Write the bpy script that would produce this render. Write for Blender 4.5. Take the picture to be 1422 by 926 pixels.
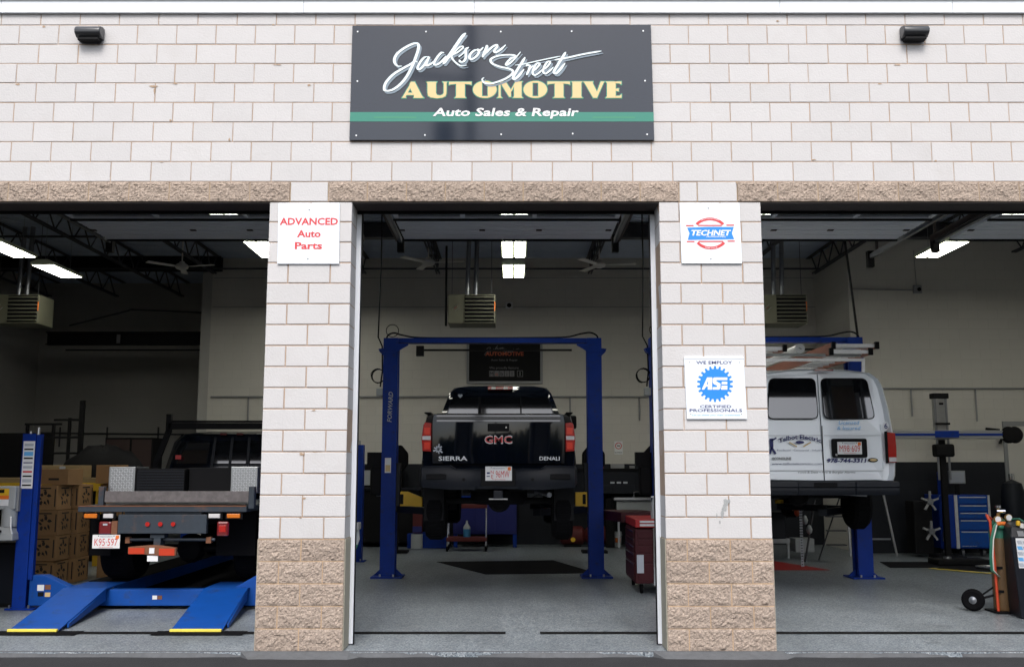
import bpy, bmesh, math, random
from mathutils import Vector, Matrix, noise
random.seed(7)
R = math.radians
sc = bpy.context.scene
for o in list(bpy.data.objects): bpy.data.objects.remove(o)
col = sc.collection
# ------------------------------------------------------------------ camera, sky, sun, exposure
cd = bpy.data.cameras.new('camera'); cam = bpy.data.objects.new('camera', cd); col.objects.link(cam)
cam.location = (0, -9.366, 1.682); cam.rotation_euler = (R(90) + .1358, 0, 0)
cd.sensor_width = 36; cd.lens = 1360 * 36 / 1422; cd.clip_start = .1; cd.clip_end = 2000
sc.camera = cam
SUN_EL, SUN_AZ = 50, 181        # azimuth from +Y clockwise: the soft sun stands behind the camera
w = bpy.data.worlds.new('World'); sc.world = w; w.use_nodes = True
nt = w.node_tree; nt.nodes.clear()
out = nt.nodes.new('ShaderNodeOutputWorld'); bg = nt.nodes.new('ShaderNodeBackground')
sky = nt.nodes.new('ShaderNodeTexSky'); sky.sky_type = 'NISHITA'; sky.sun_disc = False
sky.sun_elevation = R(SUN_EL); sky.sun_rotation = R(SUN_AZ); sky.dust_density = 3; sky.air_density = 1
hsv = nt.nodes.new('ShaderNodeHueSaturation'); hsv.inputs['Saturation'].default_value = .62
tc = nt.nodes.new('ShaderNodeTexCoord'); nz = nt.nodes.new('ShaderNodeTexNoise'); nz.inputs['Scale'].default_value = 2.2
nz.inputs['Detail'].default_value = 6; nz.inputs['Roughness'].default_value = .55
rmp = nt.nodes.new('ShaderNodeMapRange'); rmp.inputs[1].default_value = .3; rmp.inputs[2].default_value = .75
rmp.inputs[3].default_value = .95; rmp.inputs[4].default_value = 1.35
mul = nt.nodes.new('ShaderNodeVectorMath'); mul.operation = 'SCALE'
nt.links.new(tc.outputs['Generated'], nz.inputs['Vector']); nt.links.new(nz.outputs['Fac'], rmp.inputs[0])
nt.links.new(sky.outputs[0], hsv.inputs['Color']); nt.links.new(hsv.outputs[0], mul.inputs[0]); nt.links.new(rmp.outputs[0], mul.inputs['Scale'])
nt.links.new(mul.outputs[0], bg.inputs['Color']); bg.inputs['Strength'].default_value = .12
nt.links.new(bg.outputs[0], out.inputs[0])
sd = bpy.data.lights.new('sun', 'SUN'); sun = bpy.data.objects.new('sun', sd); col.objects.link(sun)
sd.energy = 1.35; sd.angle = R(24); sd.color = (1, .965, .92)
sun.rotation_euler = (R(90 - SUN_EL), 0, R(180 - SUN_AZ))
sun.location = (0, -20, 30)
vs = sc.view_settings; vs.view_transform = 'Standard'; vs.look = 'None'; vs.gamma = 1; vs.use_curve_mapping = False
vs.exposure = 0.95
sc.cycles.use_denoising = True
sc.cycles.max_bounces = 8; sc.cycles.diffuse_bounces = 4; sc.cycles.glossy_bounces = 4; sc.cycles.transmission_bounces = 6
sc.cycles.caustics_reflective = False; sc.cycles.caustics_refractive = False

# ------------------------------------------------------------------ materials
def mat(name, c, rough=.6, metal=0, var=.0, vscale=6, bump=0, bscale=30, rnd=0, emit=0, alpha=1, coat=0, stain=None, sscale=3, samt=.5, trans=0, spec=.5, rvar=.0):
    m = bpy.data.materials.new(name); m.use_nodes = True; t = m.node_tree; N = t.nodes.new; L = t.links.new
    b = t.nodes['Principled BSDF']
    b.inputs['Base Color'].default_value = (*c, 1); b.inputs['Roughness'].default_value = rough; b.inputs['Metallic'].default_value = metal
    b.inputs['Specular IOR Level'].default_value = spec
    if coat: b.inputs['Coat Weight'].default_value = coat; b.inputs['Coat Roughness'].default_value = .04
    if trans: b.inputs['Transmission Weight'].default_value = trans
    if alpha < 1: b.inputs['Alpha'].default_value = alpha
    if emit: b.inputs['Emission Color'].default_value = (*c, 1); b.inputs['Emission Strength'].default_value = emit
    co = N('ShaderNodeTexCoord'); cur = None
    geo = N('ShaderNodeNewGeometry')
    pos = geo.outputs['Position'] if not rnd else co.outputs['Object']
    if rnd:
        oi = N('ShaderNodeObjectInfo'); ad = N('ShaderNodeVectorMath'); ad.operation = 'ADD'
        cmb = N('ShaderNodeCombineXYZ'); mm = N('ShaderNodeMath'); mm.operation = 'MULTIPLY'; mm.inputs[1].default_value = 40
        L(oi.outputs['Random'], mm.inputs[0])
        for k in range(3): L(mm.outputs[0], cmb.inputs[k])
        L(pos, ad.inputs[0]); L(cmb.outputs[0], ad.inputs[1]); pos = ad.outputs[0]
    def scaled(sock_or_col, fac_sock, lo, hi):
        mr = N('ShaderNodeMapRange'); mr.inputs[3].default_value = lo; mr.inputs[4].default_value = hi; L(fac_sock, mr.inputs[0])
        v = N('ShaderNodeVectorMath'); v.operation = 'SCALE'
        if isinstance(sock_or_col, tuple): v.inputs[0].default_value = sock_or_col
        else: L(sock_or_col, v.inputs[0])
        L(mr.outputs[0], v.inputs['Scale']); return v.outputs[0]
    cur = tuple(c)
    if var:
        n = N('ShaderNodeTexNoise'); n.inputs['Scale'].default_value = vscale; n.inputs['Detail'].default_value = 5; n.inputs['Roughness'].default_value = .65
        L(pos, n.inputs['Vector']); cur = scaled(cur, n.outputs['Fac'], 1 - var * 1.6, 1 + var * 1.6)
    if rnd: cur = scaled(cur, oi.outputs['Random'], 1 - rnd, 1 + rnd)
    if stain:
        n = N('ShaderNodeTexNoise'); n.inputs['Scale'].default_value = sscale; n.inputs['Detail'].default_value = 8; n.inputs['Roughness'].default_value = .7
        L(pos, n.inputs['Vector']); mr = N('ShaderNodeMapRange'); mr.inputs[1].default_value = .55; mr.inputs[2].default_value = .72; mr.inputs[4].default_value = samt
        L(n.outputs['Fac'], mr.inputs[0]); mx = N('ShaderNodeMix'); mx.data_type = 'RGBA'; L(mr.outputs[0], mx.inputs[0])
        if isinstance(cur, tuple): mx.inputs[6].default_value = (*cur, 1)
        else: L(cur, mx.inputs[6])
        mx.inputs[7].default_value = (*stain, 1); cur = mx.outputs[2]
    if not isinstance(cur, tuple): L(cur, b.inputs['Base Color'])
    if rvar:
        n = N('ShaderNodeTexNoise'); n.inputs['Scale'].default_value = 4; n.inputs['Detail'].default_value = 4; L(pos, n.inputs['Vector'])
        mr = N('ShaderNodeMapRange'); mr.inputs[1].default_value = .3; mr.inputs[2].default_value = .7; mr.inputs[3].default_value = max(.02, rough - rvar); mr.inputs[4].default_value = rough + rvar; L(n.outputs['Fac'], mr.inputs[0]); L(mr.outputs[0], b.inputs['Roughness'])
    if bump:
        n = N('ShaderNodeTexNoise'); n.inputs['Scale'].default_value = bscale; n.inputs['Detail'].default_value = 6; L(pos, n.inputs['Vector'])
        bp = N('ShaderNodeBump'); bp.inputs['Strength'].default_value = bump; bp.inputs['Distance'].default_value = .01; L(n.outputs['Fac'], bp.inputs['Height']); L(bp.outputs[0], b.inputs['Normal'])
    return m
M = {}
def mm(k, *a, **kw): M[k] = mat(k, *a, **kw); return M[k]
mm('painted_block', (.497, .487, .488), .72, var=.025, vscale=5, bump=.25, bscale=60, rnd=.028, stain=(.40, .375, .355), sscale=2.2, samt=.22)
mm('mortar', (.37, .27, .20), .95, var=.1, vscale=9, bump=.4, bscale=90, stain=(.55, .50, .47), sscale=1.3, samt=.8)
mm('mortar_tan', (.43, .30, .19), .95, var=.12, vscale=9, bump=.4, bscale=90)
mm('split_stone', (.335, .270, .222), .95, var=.55, vscale=58, bump=1.0, bscale=85, rnd=.06, stain=(.12, .095, .08), sscale=30, samt=.6)
mm('lintel_joint', (.36, .27, .18), .95, var=.3, vscale=30)
mm('stone_side', (.33, .31, .25), .9, var=.05, vscale=12, bump=.3, bscale=80)
mm('white_trim', (.70, .725, .77), .5, var=.03, vscale=1.5, stain=(.6, .62, .64), sscale=1.2, samt=.3)
mm('fascia', (.72, .76, .80), .4, var=.02, vscale=1)
mm('dark_steel', (.035, .024, .022), .6, var=.15)
mm('black', (.004, .004, .005), .7, spec=.2)
mm('asphalt', (.015, .0155, .018), .9, var=.25, vscale=3, bump=.7, bscale=160, stain=(.03, .03, .034), sscale=1.6, samt=.5)
mm('curb', (.09, .094, .10), .9, var=.2, vscale=14, bump=.6, bscale=60, stain=(.08, .08, .08), sscale=5, samt=.6)
mm('wall_grey', (.57, .55, .505), .8, var=.035, vscale=1.2, stain=(.45, .43, .38), sscale=.6, samt=.4)
mm('wainscot', (.004, .006, .010), .8, var=.1, spec=.1)
mm('deck', (.42, .48, .58), .5, metal=.3, var=.06)
mm('joist', (.035, .036, .042), .6)
mm('galv', (.22, .23, .25), .38, metal=.8, var=.1)
mm('steel', (.42, .43, .44), .3, metal=.9, var=.08)
mm('chrome', (.75, .76, .78), .12, metal=1)
mm('door_panel', (.78, .81, .86), .5, var=.05, vscale=2)
mm('heater', (.11, .11, .075), .55, var=.08)
mm('blue', (.002, .028, .23), .5, var=.14, vscale=3, stain=(.02, .025, .04), sscale=11, samt=.6, spec=.22, rvar=.08)
mm('ramp_blue', (.002, .058, .29), .55, var=.13, vscale=4, stain=(.03, .035, .05), sscale=5, samt=.6, spec=.28)
mm('yellow', (.70, .42, .02), .5, var=.08)
mm('yellow_line', (.75, .62, .08), .6, var=.1)
mm('red', (.38, .012, .012), .45, var=.08)
mm('maroon', (.045, .003, .007), .45, var=.1, spec=.3)
mm('red_glow', (.72, .035, .012), .2, coat=.6)
mm('darkred', (.08, .006, .006), .7, var=.15)
mm('orange', (.75, .17, .02), .5)
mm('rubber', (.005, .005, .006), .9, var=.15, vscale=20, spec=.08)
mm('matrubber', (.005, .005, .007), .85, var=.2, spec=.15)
mm('white', (.74, .75, .76), .5)
mm('white_gloss', (.78, .80, .82), .25)
mm('sign_white', (.68, .73, .79), .28)
mm('grey', (.25, .255, .26), .5, var=.05)
mm('greyplastic', (.33, .35, .36), .5)
mm('cardboard', (.34, .19, .08), .85, var=.10, vscale=5, rnd=.16, stain=(.2, .11, .05), sscale=4, samt=.4)
mm('print_black', (.025, .02, .015), .8)
mm('truck_black', (.0012, .0028, .007), .08, coat=.3, spec=.3)
mm('truck_gloss', (.002, .0035, .008), .10, coat=1, spec=.5)
mm('bumper_dark', (.006, .008, .013), .45, var=.05, spec=.25)
mm('glass_dark', (.006, .007, .009), .03, coat=1, spec=.9)
mm('red_lens', (.40, .012, .008), .15, coat=1)
mm('red_lens_dark', (.15, .010, .012), .2, coat=1)
mm('clear_lens', (.62, .60, .60), .15, coat=1)
mm('amber', (.62, .16, .01), .25, coat=.6)
mm('orange_lens', (.48, .04, .012), .3, coat=.4)
mm('van_white', (.88, .92, .96), .22, coat=.7, var=.01, vscale=1)
mm('seam_dark', (.05, .06, .07), .6)
mm('flatbed_steel', (.022, .032, .045), .55, var=.2, vscale=8, stain=(.16, .07, .035), sscale=3, samt=.6)
mm('worn_board', (.14, .125, .125), .6, metal=.3, var=.4, vscale=14, stain=(.24, .23, .23), sscale=9, samt=.7)
mm('aluminium', (.62, .63, .65), .38, metal=.55, var=.12, vscale=14)
mm('rust', (.17, .07, .035), .85, var=.3)
mm('plate_white', (.72, .72, .72), .4)
mm('plate_red', (.55, .05, .05), .5)
mm('script_white', (.70, .81, .84), .5)
mm('script_shadow', (.16, .21, .26), .5)
mm('letter_yellow', (.64, .475, .23), .5, var=.04)
mm('letter_green', (.03, .25, .16), .5)
mm('band_green', (.016, .19, .135), .3)
mm('sign_dark', (.009, .015, .027), .08, spec=.6)
mm('letter_red', (.56, .04, .045), .5)
mm('letter_blue', (.006, .21, .80), .5)
mm('navy', (.006, .01, .12), .5)
mm('skyblue', (.12, .42, .78), .5)
mm('faint_grey', (.42, .45, .50), .5)
mm('orange_print', (.35, .065, .02), .6)
mm('grey_print', (.14, .14, .15), .6)
mm('bronze_lamp', (.035, .037, .042), .35, coat=.2)
mm('fan_white', (.72, .70, .66), .5)
mm('cyl_brown', (.15, .085, .035), .5, var=.2, vscale=7)
mm('hose_green', (.02, .16, .10), .5)
mm('hose_red', (.55, .06, .02), .5)
mm('brass', (.6, .38, .12), .3, metal=.9)
mm('wood', (.30, .21, .10), .7, var=.15, vscale=8)
mm('bronze_rail', (.17, .062, .040), .6, var=.1)
mm('leaf', (.05, .085, .03), .7, rnd=.1)
mm('bark', (.09, .07, .05), .9, var=.2)
mm('lens_light', (1.0, .985, .88), .5, emit=10)
mm('lens_frame', (.60, .65, .48), .5)
mm('clear_glass', (.85, .9, .9), .02, trans=1, spec=.5)
mm('bottle_blue', (.03, .15, .30), .3)
mm('brown_panel', (.035, .018, .016), .6)
# epoxy floor with flakes
def floor_mat_or_shade():
    m = bpy.data.materials.new('epoxy_floor'); m.use_nodes = True; t = m.node_tree; N = t.nodes.new; L = t.links.new
    b = t.nodes['Principled BSDF']; g = N('ShaderNodeNewGeometry')
    v = N('ShaderNodeTexVoronoi'); v.inputs['Scale'].default_value = 84; L(g.outputs['Position'], v.inputs['Vector'])
    cr = N('ShaderNodeValToRGB'); e = cr.color_ramp.elements
    e[0].position = 0; e[0].color = (.045, .055, .07, 1); e[1].position = 1; e[1].color = (.36, .38, .39, 1)
    a = e.new(.30); a.color = (.14, .165, .185, 1); a = e.new(.7); a.color = (.205, .235, .26, 1)
    sp = N('ShaderNodeSeparateColor'); L(v.outputs['Color'], sp.inputs[0]); L(sp.outputs[0], cr.inputs[0])
    n = N('ShaderNodeTexNoise'); n.inputs['Scale'].default_value = .9; n.inputs['Detail'].default_value = 7; L(g.outputs['Position'], n.inputs['Vector'])
    mr = N('ShaderNodeMapRange'); mr.inputs[1].default_value = .3; mr.inputs[2].default_value = .7; mr.inputs[3].default_value = .90; mr.inputs[4].default_value = 1.22; L(n.outputs['Fac'], mr.inputs[0])
    vm = N('ShaderNodeVectorMath'); vm.operation = 'MULTIPLY'; vm.inputs[1].default_value = (2.6, .22, 1); L(g.outputs['Position'], vm.inputs[0])
    tn = N('ShaderNodeTexNoise'); tn.inputs['Scale'].default_value = 1.6; tn.inputs['Detail'].default_value = 5; L(vm.outputs[0], tn.inputs['Vector'])
    tm = N('ShaderNodeMapRange'); tm.inputs[1].default_value = .45; tm.inputs[2].default_value = .68; tm.inputs[3].default_value = 1.0; tm.inputs[4].default_value = .86; L(tn.outputs['Fac'], tm.inputs[0])
    on = N('ShaderNodeTexNoise'); on.inputs['Scale'].default_value = 3.1; on.inputs['Detail'].default_value = 3; L(g.outputs['Position'], on.inputs['Vector'])
    om = N('ShaderNodeMapRange'); om.inputs[1].default_value = .66; om.inputs[2].default_value = .72; om.inputs[3].default_value = 1.0; om.inputs[4].default_value = .78; L(on.outputs['Fac'], om.inputs[0])
    m1 = N('ShaderNodeMath'); m1.operation = 'MULTIPLY'; L(mr.outputs[0], m1.inputs[0]); L(tm.outputs[0], m1.inputs[1]); m2 = N('ShaderNodeMath'); m2.operation = 'MULTIPLY'; L(m1.outputs[0], m2.inputs[0]); L(om.outputs[0], m2.inputs[1])
    s = N('ShaderNodeVectorMath'); s.operation = 'SCALE'; L(cr.outputs[0], s.inputs[0]); L(m2.outputs[0], s.inputs['Scale'])
    L(s.outputs[0], b.inputs['Base Color'])
    mr2 = N('ShaderNodeMapRange'); mr2.inputs[3].default_value = .30; mr2.inputs[4].default_value = .48; L(n.outputs['Fac'], mr2.inputs[0]); L(mr2.outputs[0], b.inputs['Roughness'])
    n2 = N('ShaderNodeTexNoise'); n2.inputs['Scale'].default_value = 45; L(g.outputs['Position'], n2.inputs['Vector'])
    bp = N('ShaderNodeBump'); bp.inputs['Strength'].default_value = .18; bp.inputs['Distance'].default_value = .01; L(n2.outputs['Fac'], bp.inputs['Height']); L(bp.outputs[0], b.inputs['Normal'])
    return m
M['floor'] = floor_mat_or_shade()
# far interior masonry: faint block joints on the painted wall
def cmu_mat(name, c, js=.9):
    m = mat(name, c, .8, var=.03, vscale=1.1); t = m.node_tree; N = t.nodes.new; L = t.links.new
    b = t.nodes['Principled BSDF']; g = N('ShaderNodeNewGeometry'); sep = N('ShaderNodeSeparateXYZ'); L(g.outputs['Position'], sep.inputs[0])
    ad = N('ShaderNodeMath'); ad.operation = 'ADD'; L(sep.outputs[0], ad.inputs[0]); L(sep.outputs[1], ad.inputs[1])
    cb = N('ShaderNodeCombineXYZ'); L(ad.outputs[0], cb.inputs[0]); L(sep.outputs[2], cb.inputs[1])
    br = N('ShaderNodeTexBrick'); br.inputs['Scale'].default_value = 1; br.inputs['Brick Width'].default_value = .4064; br.inputs['Row Height'].default_value = .2032
    br.inputs['Mortar Size'].default_value = .006; br.inputs['Color1'].default_value = (1, 1, 1, 1); br.inputs['Color2'].default_value = (.965, .965, .965, 1); br.inputs['Mortar'].default_value = (js, js, js, 1)
    L(cb.outputs[0], br.inputs['Vector'])
    old = b.inputs['Base Color'].links[0].from_socket
    mx = N('ShaderNodeMix'); mx.data_type = 'RGBA'; mx.blend_type = 'MULTIPLY'; mx.inputs[0].default_value = 1
    L(old, mx.inputs[6]); L(br.outputs['Color'], mx.inputs[7]); L(mx.outputs[2], b.inputs['Base Color'])
    bp = N('ShaderNodeBump'); bp.inputs['Strength'].default_value = .3; bp.inputs['Distance'].default_value = .004; bp.invert = True
    L(br.outputs['Fac'], bp.inputs['Height']); L(bp.outputs[0], b.inputs['Normal'])
    return m
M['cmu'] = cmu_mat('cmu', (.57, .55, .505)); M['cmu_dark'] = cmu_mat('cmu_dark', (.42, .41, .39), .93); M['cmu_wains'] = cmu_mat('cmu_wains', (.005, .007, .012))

# ------------------------------------------------------------------ builders
def rootof(o):
    while o.parent: o = o.parent
    return o
class MB:
    def __init__(s): s.v = []; s.f = []
    def add(s, v, f):
        n = len(s.v); s.v += [tuple(p) for p in v]; s.f += [tuple(i + n for i in q) for q in f]; return s
    def box(s, x0, x1, y0, y1, z0, z1):
        v = [(x, y, z) for x in (x0, x1) for y in (y0, y1) for z in (z0, z1)]
        return s.add(v, [(0, 1, 3, 2), (4, 6, 7, 5), (0, 4, 5, 1), (2, 3, 7, 6), (0, 2, 6, 4), (1, 5, 7, 3)])
    def obox(s, c, ax, ay, az):   # centre + half-axis vectors
        c, ax, ay, az = map(Vector, (c, ax, ay, az))
        v = [c + i * ax + j * ay + k * az for i in (-1, 1) for j in (-1, 1) for k in (-1, 1)]
        return s.add(v, [(0, 1, 3, 2), (4, 6, 7, 5), (0, 4, 5, 1), (2, 3, 7, 6), (0, 2, 6, 4), (1, 5, 7, 3)])
    def bar(s, p, q, w, h=None, up=(0, 0, 1)):
        h = h or w; p, q = Vector(p), Vector(q); d = q - p; u = Vector(up)
        if d.normalized().cross(u).length < .05: u = Vector((0, 1, 0))
        sd = d.cross(u).normalized(); uu = sd.cross(d).normalized()
        return s.obox((p + q) / 2, d / 2, sd * w / 2, uu * h / 2)
    def tube(s, pts, r, n=10, cap=True, closed=False):
        pts = [Vector(p) for p in pts]; rs = r if isinstance(r, (list, tuple)) else [r] * len(pts)
        rings = []; prev = None
        for i, p in enumerate(pts):
            d = (pts[min(i + 1, len(pts) - 1)] - pts[max(i - 1, 0)]).normalized()
            if prev is None:
                a = Vector((0, 0, 1)) if abs(d.z) < .9 else Vector((0, 1, 0)); u = d.cross(a).normalized()
            else: u = (prev - d * prev.dot(d)).normalized()
            prev = u; v = d.cross(u)
            rings.append([p + (u * math.cos(t) + v * math.sin(t)) * rs[i] for t in (2 * math.pi * k / n for k in range(n))])
        vs = [q for ring in rings for q in ring]; fs = []
        for i in range(len(rings) - 1):
            for k in range(n): fs.append((i * n + k, i * n + (k + 1) % n, (i + 1) * n + (k + 1) % n, (i + 1) * n + k))
        if cap: fs.append(tuple(range(n))[::-1]); fs.append(tuple((len(rings) - 1) * n + k for k in range(n)))
        return s.add(vs, fs)
    def cyl(s, p, q, r, n=16, r2=None): return s.tube([p, q], [r, r if r2 is None else r2], n)
    def prism(s, poly, axis, a, b):   # poly of 2D points extruded along axis from a to b
        def pt(u, v, w): return {'x': (w, u, v), 'y': (u, w, v), 'z': (u, v, w)}[axis]
        n = len(poly); v = [pt(u, q, a) for u, q in poly] + [pt(u, q, b) for u, q in poly]
        f = [tuple(range(n)), tuple(range(2 * n - 1, n - 1, -1))] + [(i, i + n, (i + 1) % n + n, (i + 1) % n) for i in range(n)]
        return s.add(v, f)
    def loft(s, loops, cap=True):
        n = len(loops[0]); v = [p for l in loops for p in l]; f = []
        for i in range(len(loops) - 1):
            for k in range(n): f.append((i * n + k, i * n + (k + 1) % n, (i + 1) * n + (k + 1) % n, (i + 1) * n + k))
        if cap: f.append(tuple(range(n))[::-1]); f.append(tuple((len(loops) - 1) * n + k for k in range(n)))
        return s.add(v, f)
    def lathe(s, prof, c, axis='z', n=20):   # prof: (r, h)
        c = Vector(c); loops = []
        for r, h in prof:
            L = []
            for k in range(n):
                t = 2 * math.pi * k / n; a, b = r * math.cos(t), r * math.sin(t)
                L.append(c + Vector({'z': (a, b, h), 'x': (h, a, b), 'y': (a, h, b)}[axis]))
            loops.append(L)
        return s.loft(loops)
    def mesh(s, name):
        me = bpy.data.meshes.new(name); me.from_pydata(s.v, [], s.f)
        bm = bmesh.new(); bm.from_mesh(me); bmesh.ops.recalc_face_normals(bm, faces=bm.faces[:]); bm.to_mesh(me); bm.free(); me.update(); return me
    def build(s, name, m, parent=None, bevel=0, smooth=False, kind=None, label=None, recalc=True, loc=None):
        if parent is not None: off = rootof(parent).location.copy()
        elif loc is not None: off = Vector(loc)
        else:
            xs, ys, zs = zip(*s.v); off = Vector(((min(xs) + max(xs)) / 2, (min(ys) + max(ys)) / 2, min(zs)))
        me = bpy.data.meshes.new(name); me.from_pydata([tuple(Vector(p) - off) for p in s.v], [], s.f)
        if recalc:
            bm = bmesh.new(); bm.from_mesh(me); bmesh.ops.recalc_face_normals(bm, faces=bm.faces[:]); bm.to_mesh(me); bm.free()
        me.materials.append(M[m] if isinstance(m, str) else m)
        if smooth:
            for p in me.polygons: p.use_smooth = True
            try: me.set_sharp_from_angle(angle=R(38))
            except Exception: pass
        o = bpy.data.objects.new(name, me); col.objects.link(o)
        if parent is not None: o.parent = parent
        else: o.location = off
        if bevel:
            bv = o.modifiers.new('bevel', 'BEVEL'); bv.width = bevel; bv.segments = 2; bv.limit_method = 'ANGLE'
            bv.harden_normals = False
        if kind: o['kind'] = kind
        if label: o['label'] = label
        return o
def thing(name, label, cat, loc=(0, 0, 0), group=None):
    o = bpy.data.objects.new(name, None); col.objects.link(o); o.location = loc; o.empty_display_size = .2
    o['label'] = label; o['category'] = cat
    if group: o['group'] = group
    return o
def tag(o, label, cat, group=None):
    o['label'] = label; o['category'] = cat
    if group: o['group'] = group
    return o
def struct(mb, name, m, **kw): return mb.build(name, m, kind='structure', **kw)
def copy_tree(o, parent=None, loc=None, label=None):
    c = o.copy(); col.objects.link(c); c.parent = parent
    if loc is not None: c.location = loc
    if label: c['label'] = label
    for ch in list(o.children): copy_tree(ch, c)
    return c
def bx(*a): return MB().box(*a)
def text(s, x, z, y, m, parent, h=None, w=None, shear=0, off=0, name='lettering', rotz=0, xyz=None, bend=0, align='c', mir=1, axis='y', spacing=1):
    """flat lettering standing in the XZ plane facing -Y; x,z = centre; h = cap height; w = width"""
    cu = bpy.data.curves.new('t', 'FONT'); cu.body = s; cu.size = 1; cu.shear = 0; cu.offset = off; cu.space_character = spacing; cu.resolution_u = 2
    o = bpy.data.objects.new('t', cu); col.objects.link(o)
    dg = bpy.context.evaluated_depsgraph_get(); dg.update()
    me = bpy.data.meshes.new_from_object(o.evaluated_get(dg)); bpy.data.objects.remove(o); bpy.data.curves.remove(cu)
    xs = [v.co.x for v in me.vertices]; ys = [v.co.y for v in me.vertices]
    if not xs: return None
    x0, x1 = min(xs), max(xs); y0, y1 = min(ys), max(ys)
    hh = .72; sy = h / hh if h else (w / (x1 - x0)); sx = w / (x1 - x0) if w else sy
    offv = rootof(parent).location if parent else Vector((0, 0, 0))
    ca = .36 * sy
    for v in me.vertices:
        a = (v.co.x - (x0 + x1) / 2) * sx; b = v.co.y * sy - ca
        a += b * shear
        if bend: b += -bend * (a / (w / 2)) ** 2 + bend * .5
        c_, s_ = math.cos(rotz), math.sin(rotz); a, b = a * c_ - b * s_, a * s_ + b * c_
        v.co = Vector((x + a, y, z + b)) - offv
    me.update(); me.materials.append(M[m] if isinstance(m, str) else m); me.name = name
    o = bpy.data.objects.new(name, me); col.objects.link(o)
    if parent: o.parent = parent
    return o
def catmull(pts, k=6):
    P = [pts[0]] + list(pts) + [pts[-1]]; outp = []
    for i in range(1, len(P) - 2):
        p0, p1, p2, p3 = [Vector(q) for q in P[i - 1:i + 3]]
        for j in range(k):
            t = j / k
            outp.append(.5 * ((2 * p1) + (p2 - p0) * t + (2 * p0 - 5 * p1 + 4 * p2 - p3) * t * t + (3 * p1 - p0 - 3 * p2 + p3) * t ** 3))
    outp.append(Vector(P[-2])); return outp
def ribbon(mb, pts, wf, tr, y, k=6, smooth=True, dy=-.00012):
    """brush stroke; pts 2D, tr maps 2D to (X, Z), wf(t) half width in 2D units"""
    q = catmull(pts, k) if smooth else [Vector(p) for p in pts]
    L = []; n = len(q)
    for i, p in enumerate(q):
        d = (q[min(i + 1, n - 1)] - q[max(i - 1, 0)]); d = d.normalized() if d.length else Vector((1, 0))
        nrm = Vector((-d.y, d.x)); hw = wf(i / max(1, n - 1), d)
        for sgn in (1, -1):
            X, Z = tr(*(p + nrm * hw * sgn)); L.append((X, y + dy * i / n * 6, Z))
    return mb.add(L, [(2 * i, 2 * i + 1, 2 * i + 3, 2 * i + 2) for i in range(n - 1)])
# ================================================================== SETTING
C = .2032
struct(bx(-300, 300, -300, -.02, -.30, -.045), 'asphalt_road', 'asphalt', label='dark worn asphalt apron in front of the bays')
struct(bx(-40, 40, -.03, 30, -.30, 0), 'garage_floor', 'floor')
# rough concrete edge where the slab meets the asphalt
mb = MB(); rr = random.Random(3)
xs = [-8 + i * .10 for i in range(161)]; prev = None
for i, x in enumerate(xs):
    yo = -.045 - .04 * noise.noise(Vector((x * 1.1, 0, 0))) - .025 * noise.noise(Vector((x * 6, 2, 0)))
    near_p = any(a - .1 < x < b + .1 for a, b in ((-2.4, -1.55), (1.44, 2.46)))
    if near_p: yo -= .11
    s = [(x, .004, .0035), (x, -.025, .0025), (x, yo, -.043), (x, yo - .002, -.10)]
    mb.v += s
    if prev is not None:
        b0 = prev * 4; b1 = i * 4
        for k in range(3): mb.f.append((b0 + k, b1 + k, b1 + k + 1, b0 + k + 1))
    prev = i
struct(mb, 'slab_edge', 'curb', loc=(0, 0, 0))
# trench drains
for k, (a, b) in enumerate(((-5.95, -2.42), (-2.36, -.066), (.288, 2.4), (2.44, 5.6))):
    g = bx(a, b, .935, .94, .0045, .006); g.box(a, b, 1.06, 1.065, .0045, .006); g.box(a, b, .94, 1.06, .0035, .0045)
    n = int((b - a) / .04)
    d = struct(g, 'trench_drain', 'black')
    s = MB()
    for i in range(n): s.box(a + i * .04, a + i * .04 + .014, .942, 1.058, .0046, .0070)
    s.build('grate', 'black', d, kind='stuff')
# walls and roof inside
def wall(name, x0, x1, y0, y1, z0, z1, m='cmu', label=None, cat='wall'):
    o = bx(x0, x1, y0, y1, z0, z1).build(name, m); tag(o, label, cat); return o
bw = wall('back_wall', -6.83, 6.89, 12.6, 12.85, 0, 6.45, label='grey painted block wall at the back of the middle bay')
o = bx(-6.0, 6.88, 12.592, 12.599, .004, 1.76).build('wainscot', 'cmu_wains', bw)
for z in (5.29, 5.96): bx(-6.8, 6.88, 12.594, 12.599, z - .006, z + .006).build('joint_line', 'grey', bw)
rw = wall('right_rear_wall', 6.89, 12, 10.4, 12.85, 0, 6.45, label='grey painted block wall standing forward behind the right bay')
bx(6.95, 11.9, 10.392, 10.399, .004, 1.79).build('wainscot', 'cmu_wains', rw)
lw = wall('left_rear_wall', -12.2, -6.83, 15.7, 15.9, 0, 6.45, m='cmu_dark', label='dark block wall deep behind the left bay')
wall('recess_side_wall', -7.05, -6.831, 12.6, 15.7, 0, 6.45, m='cmu_dark', label='dark side wall of the recess behind the left bay, left of the lit block wall')
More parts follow.
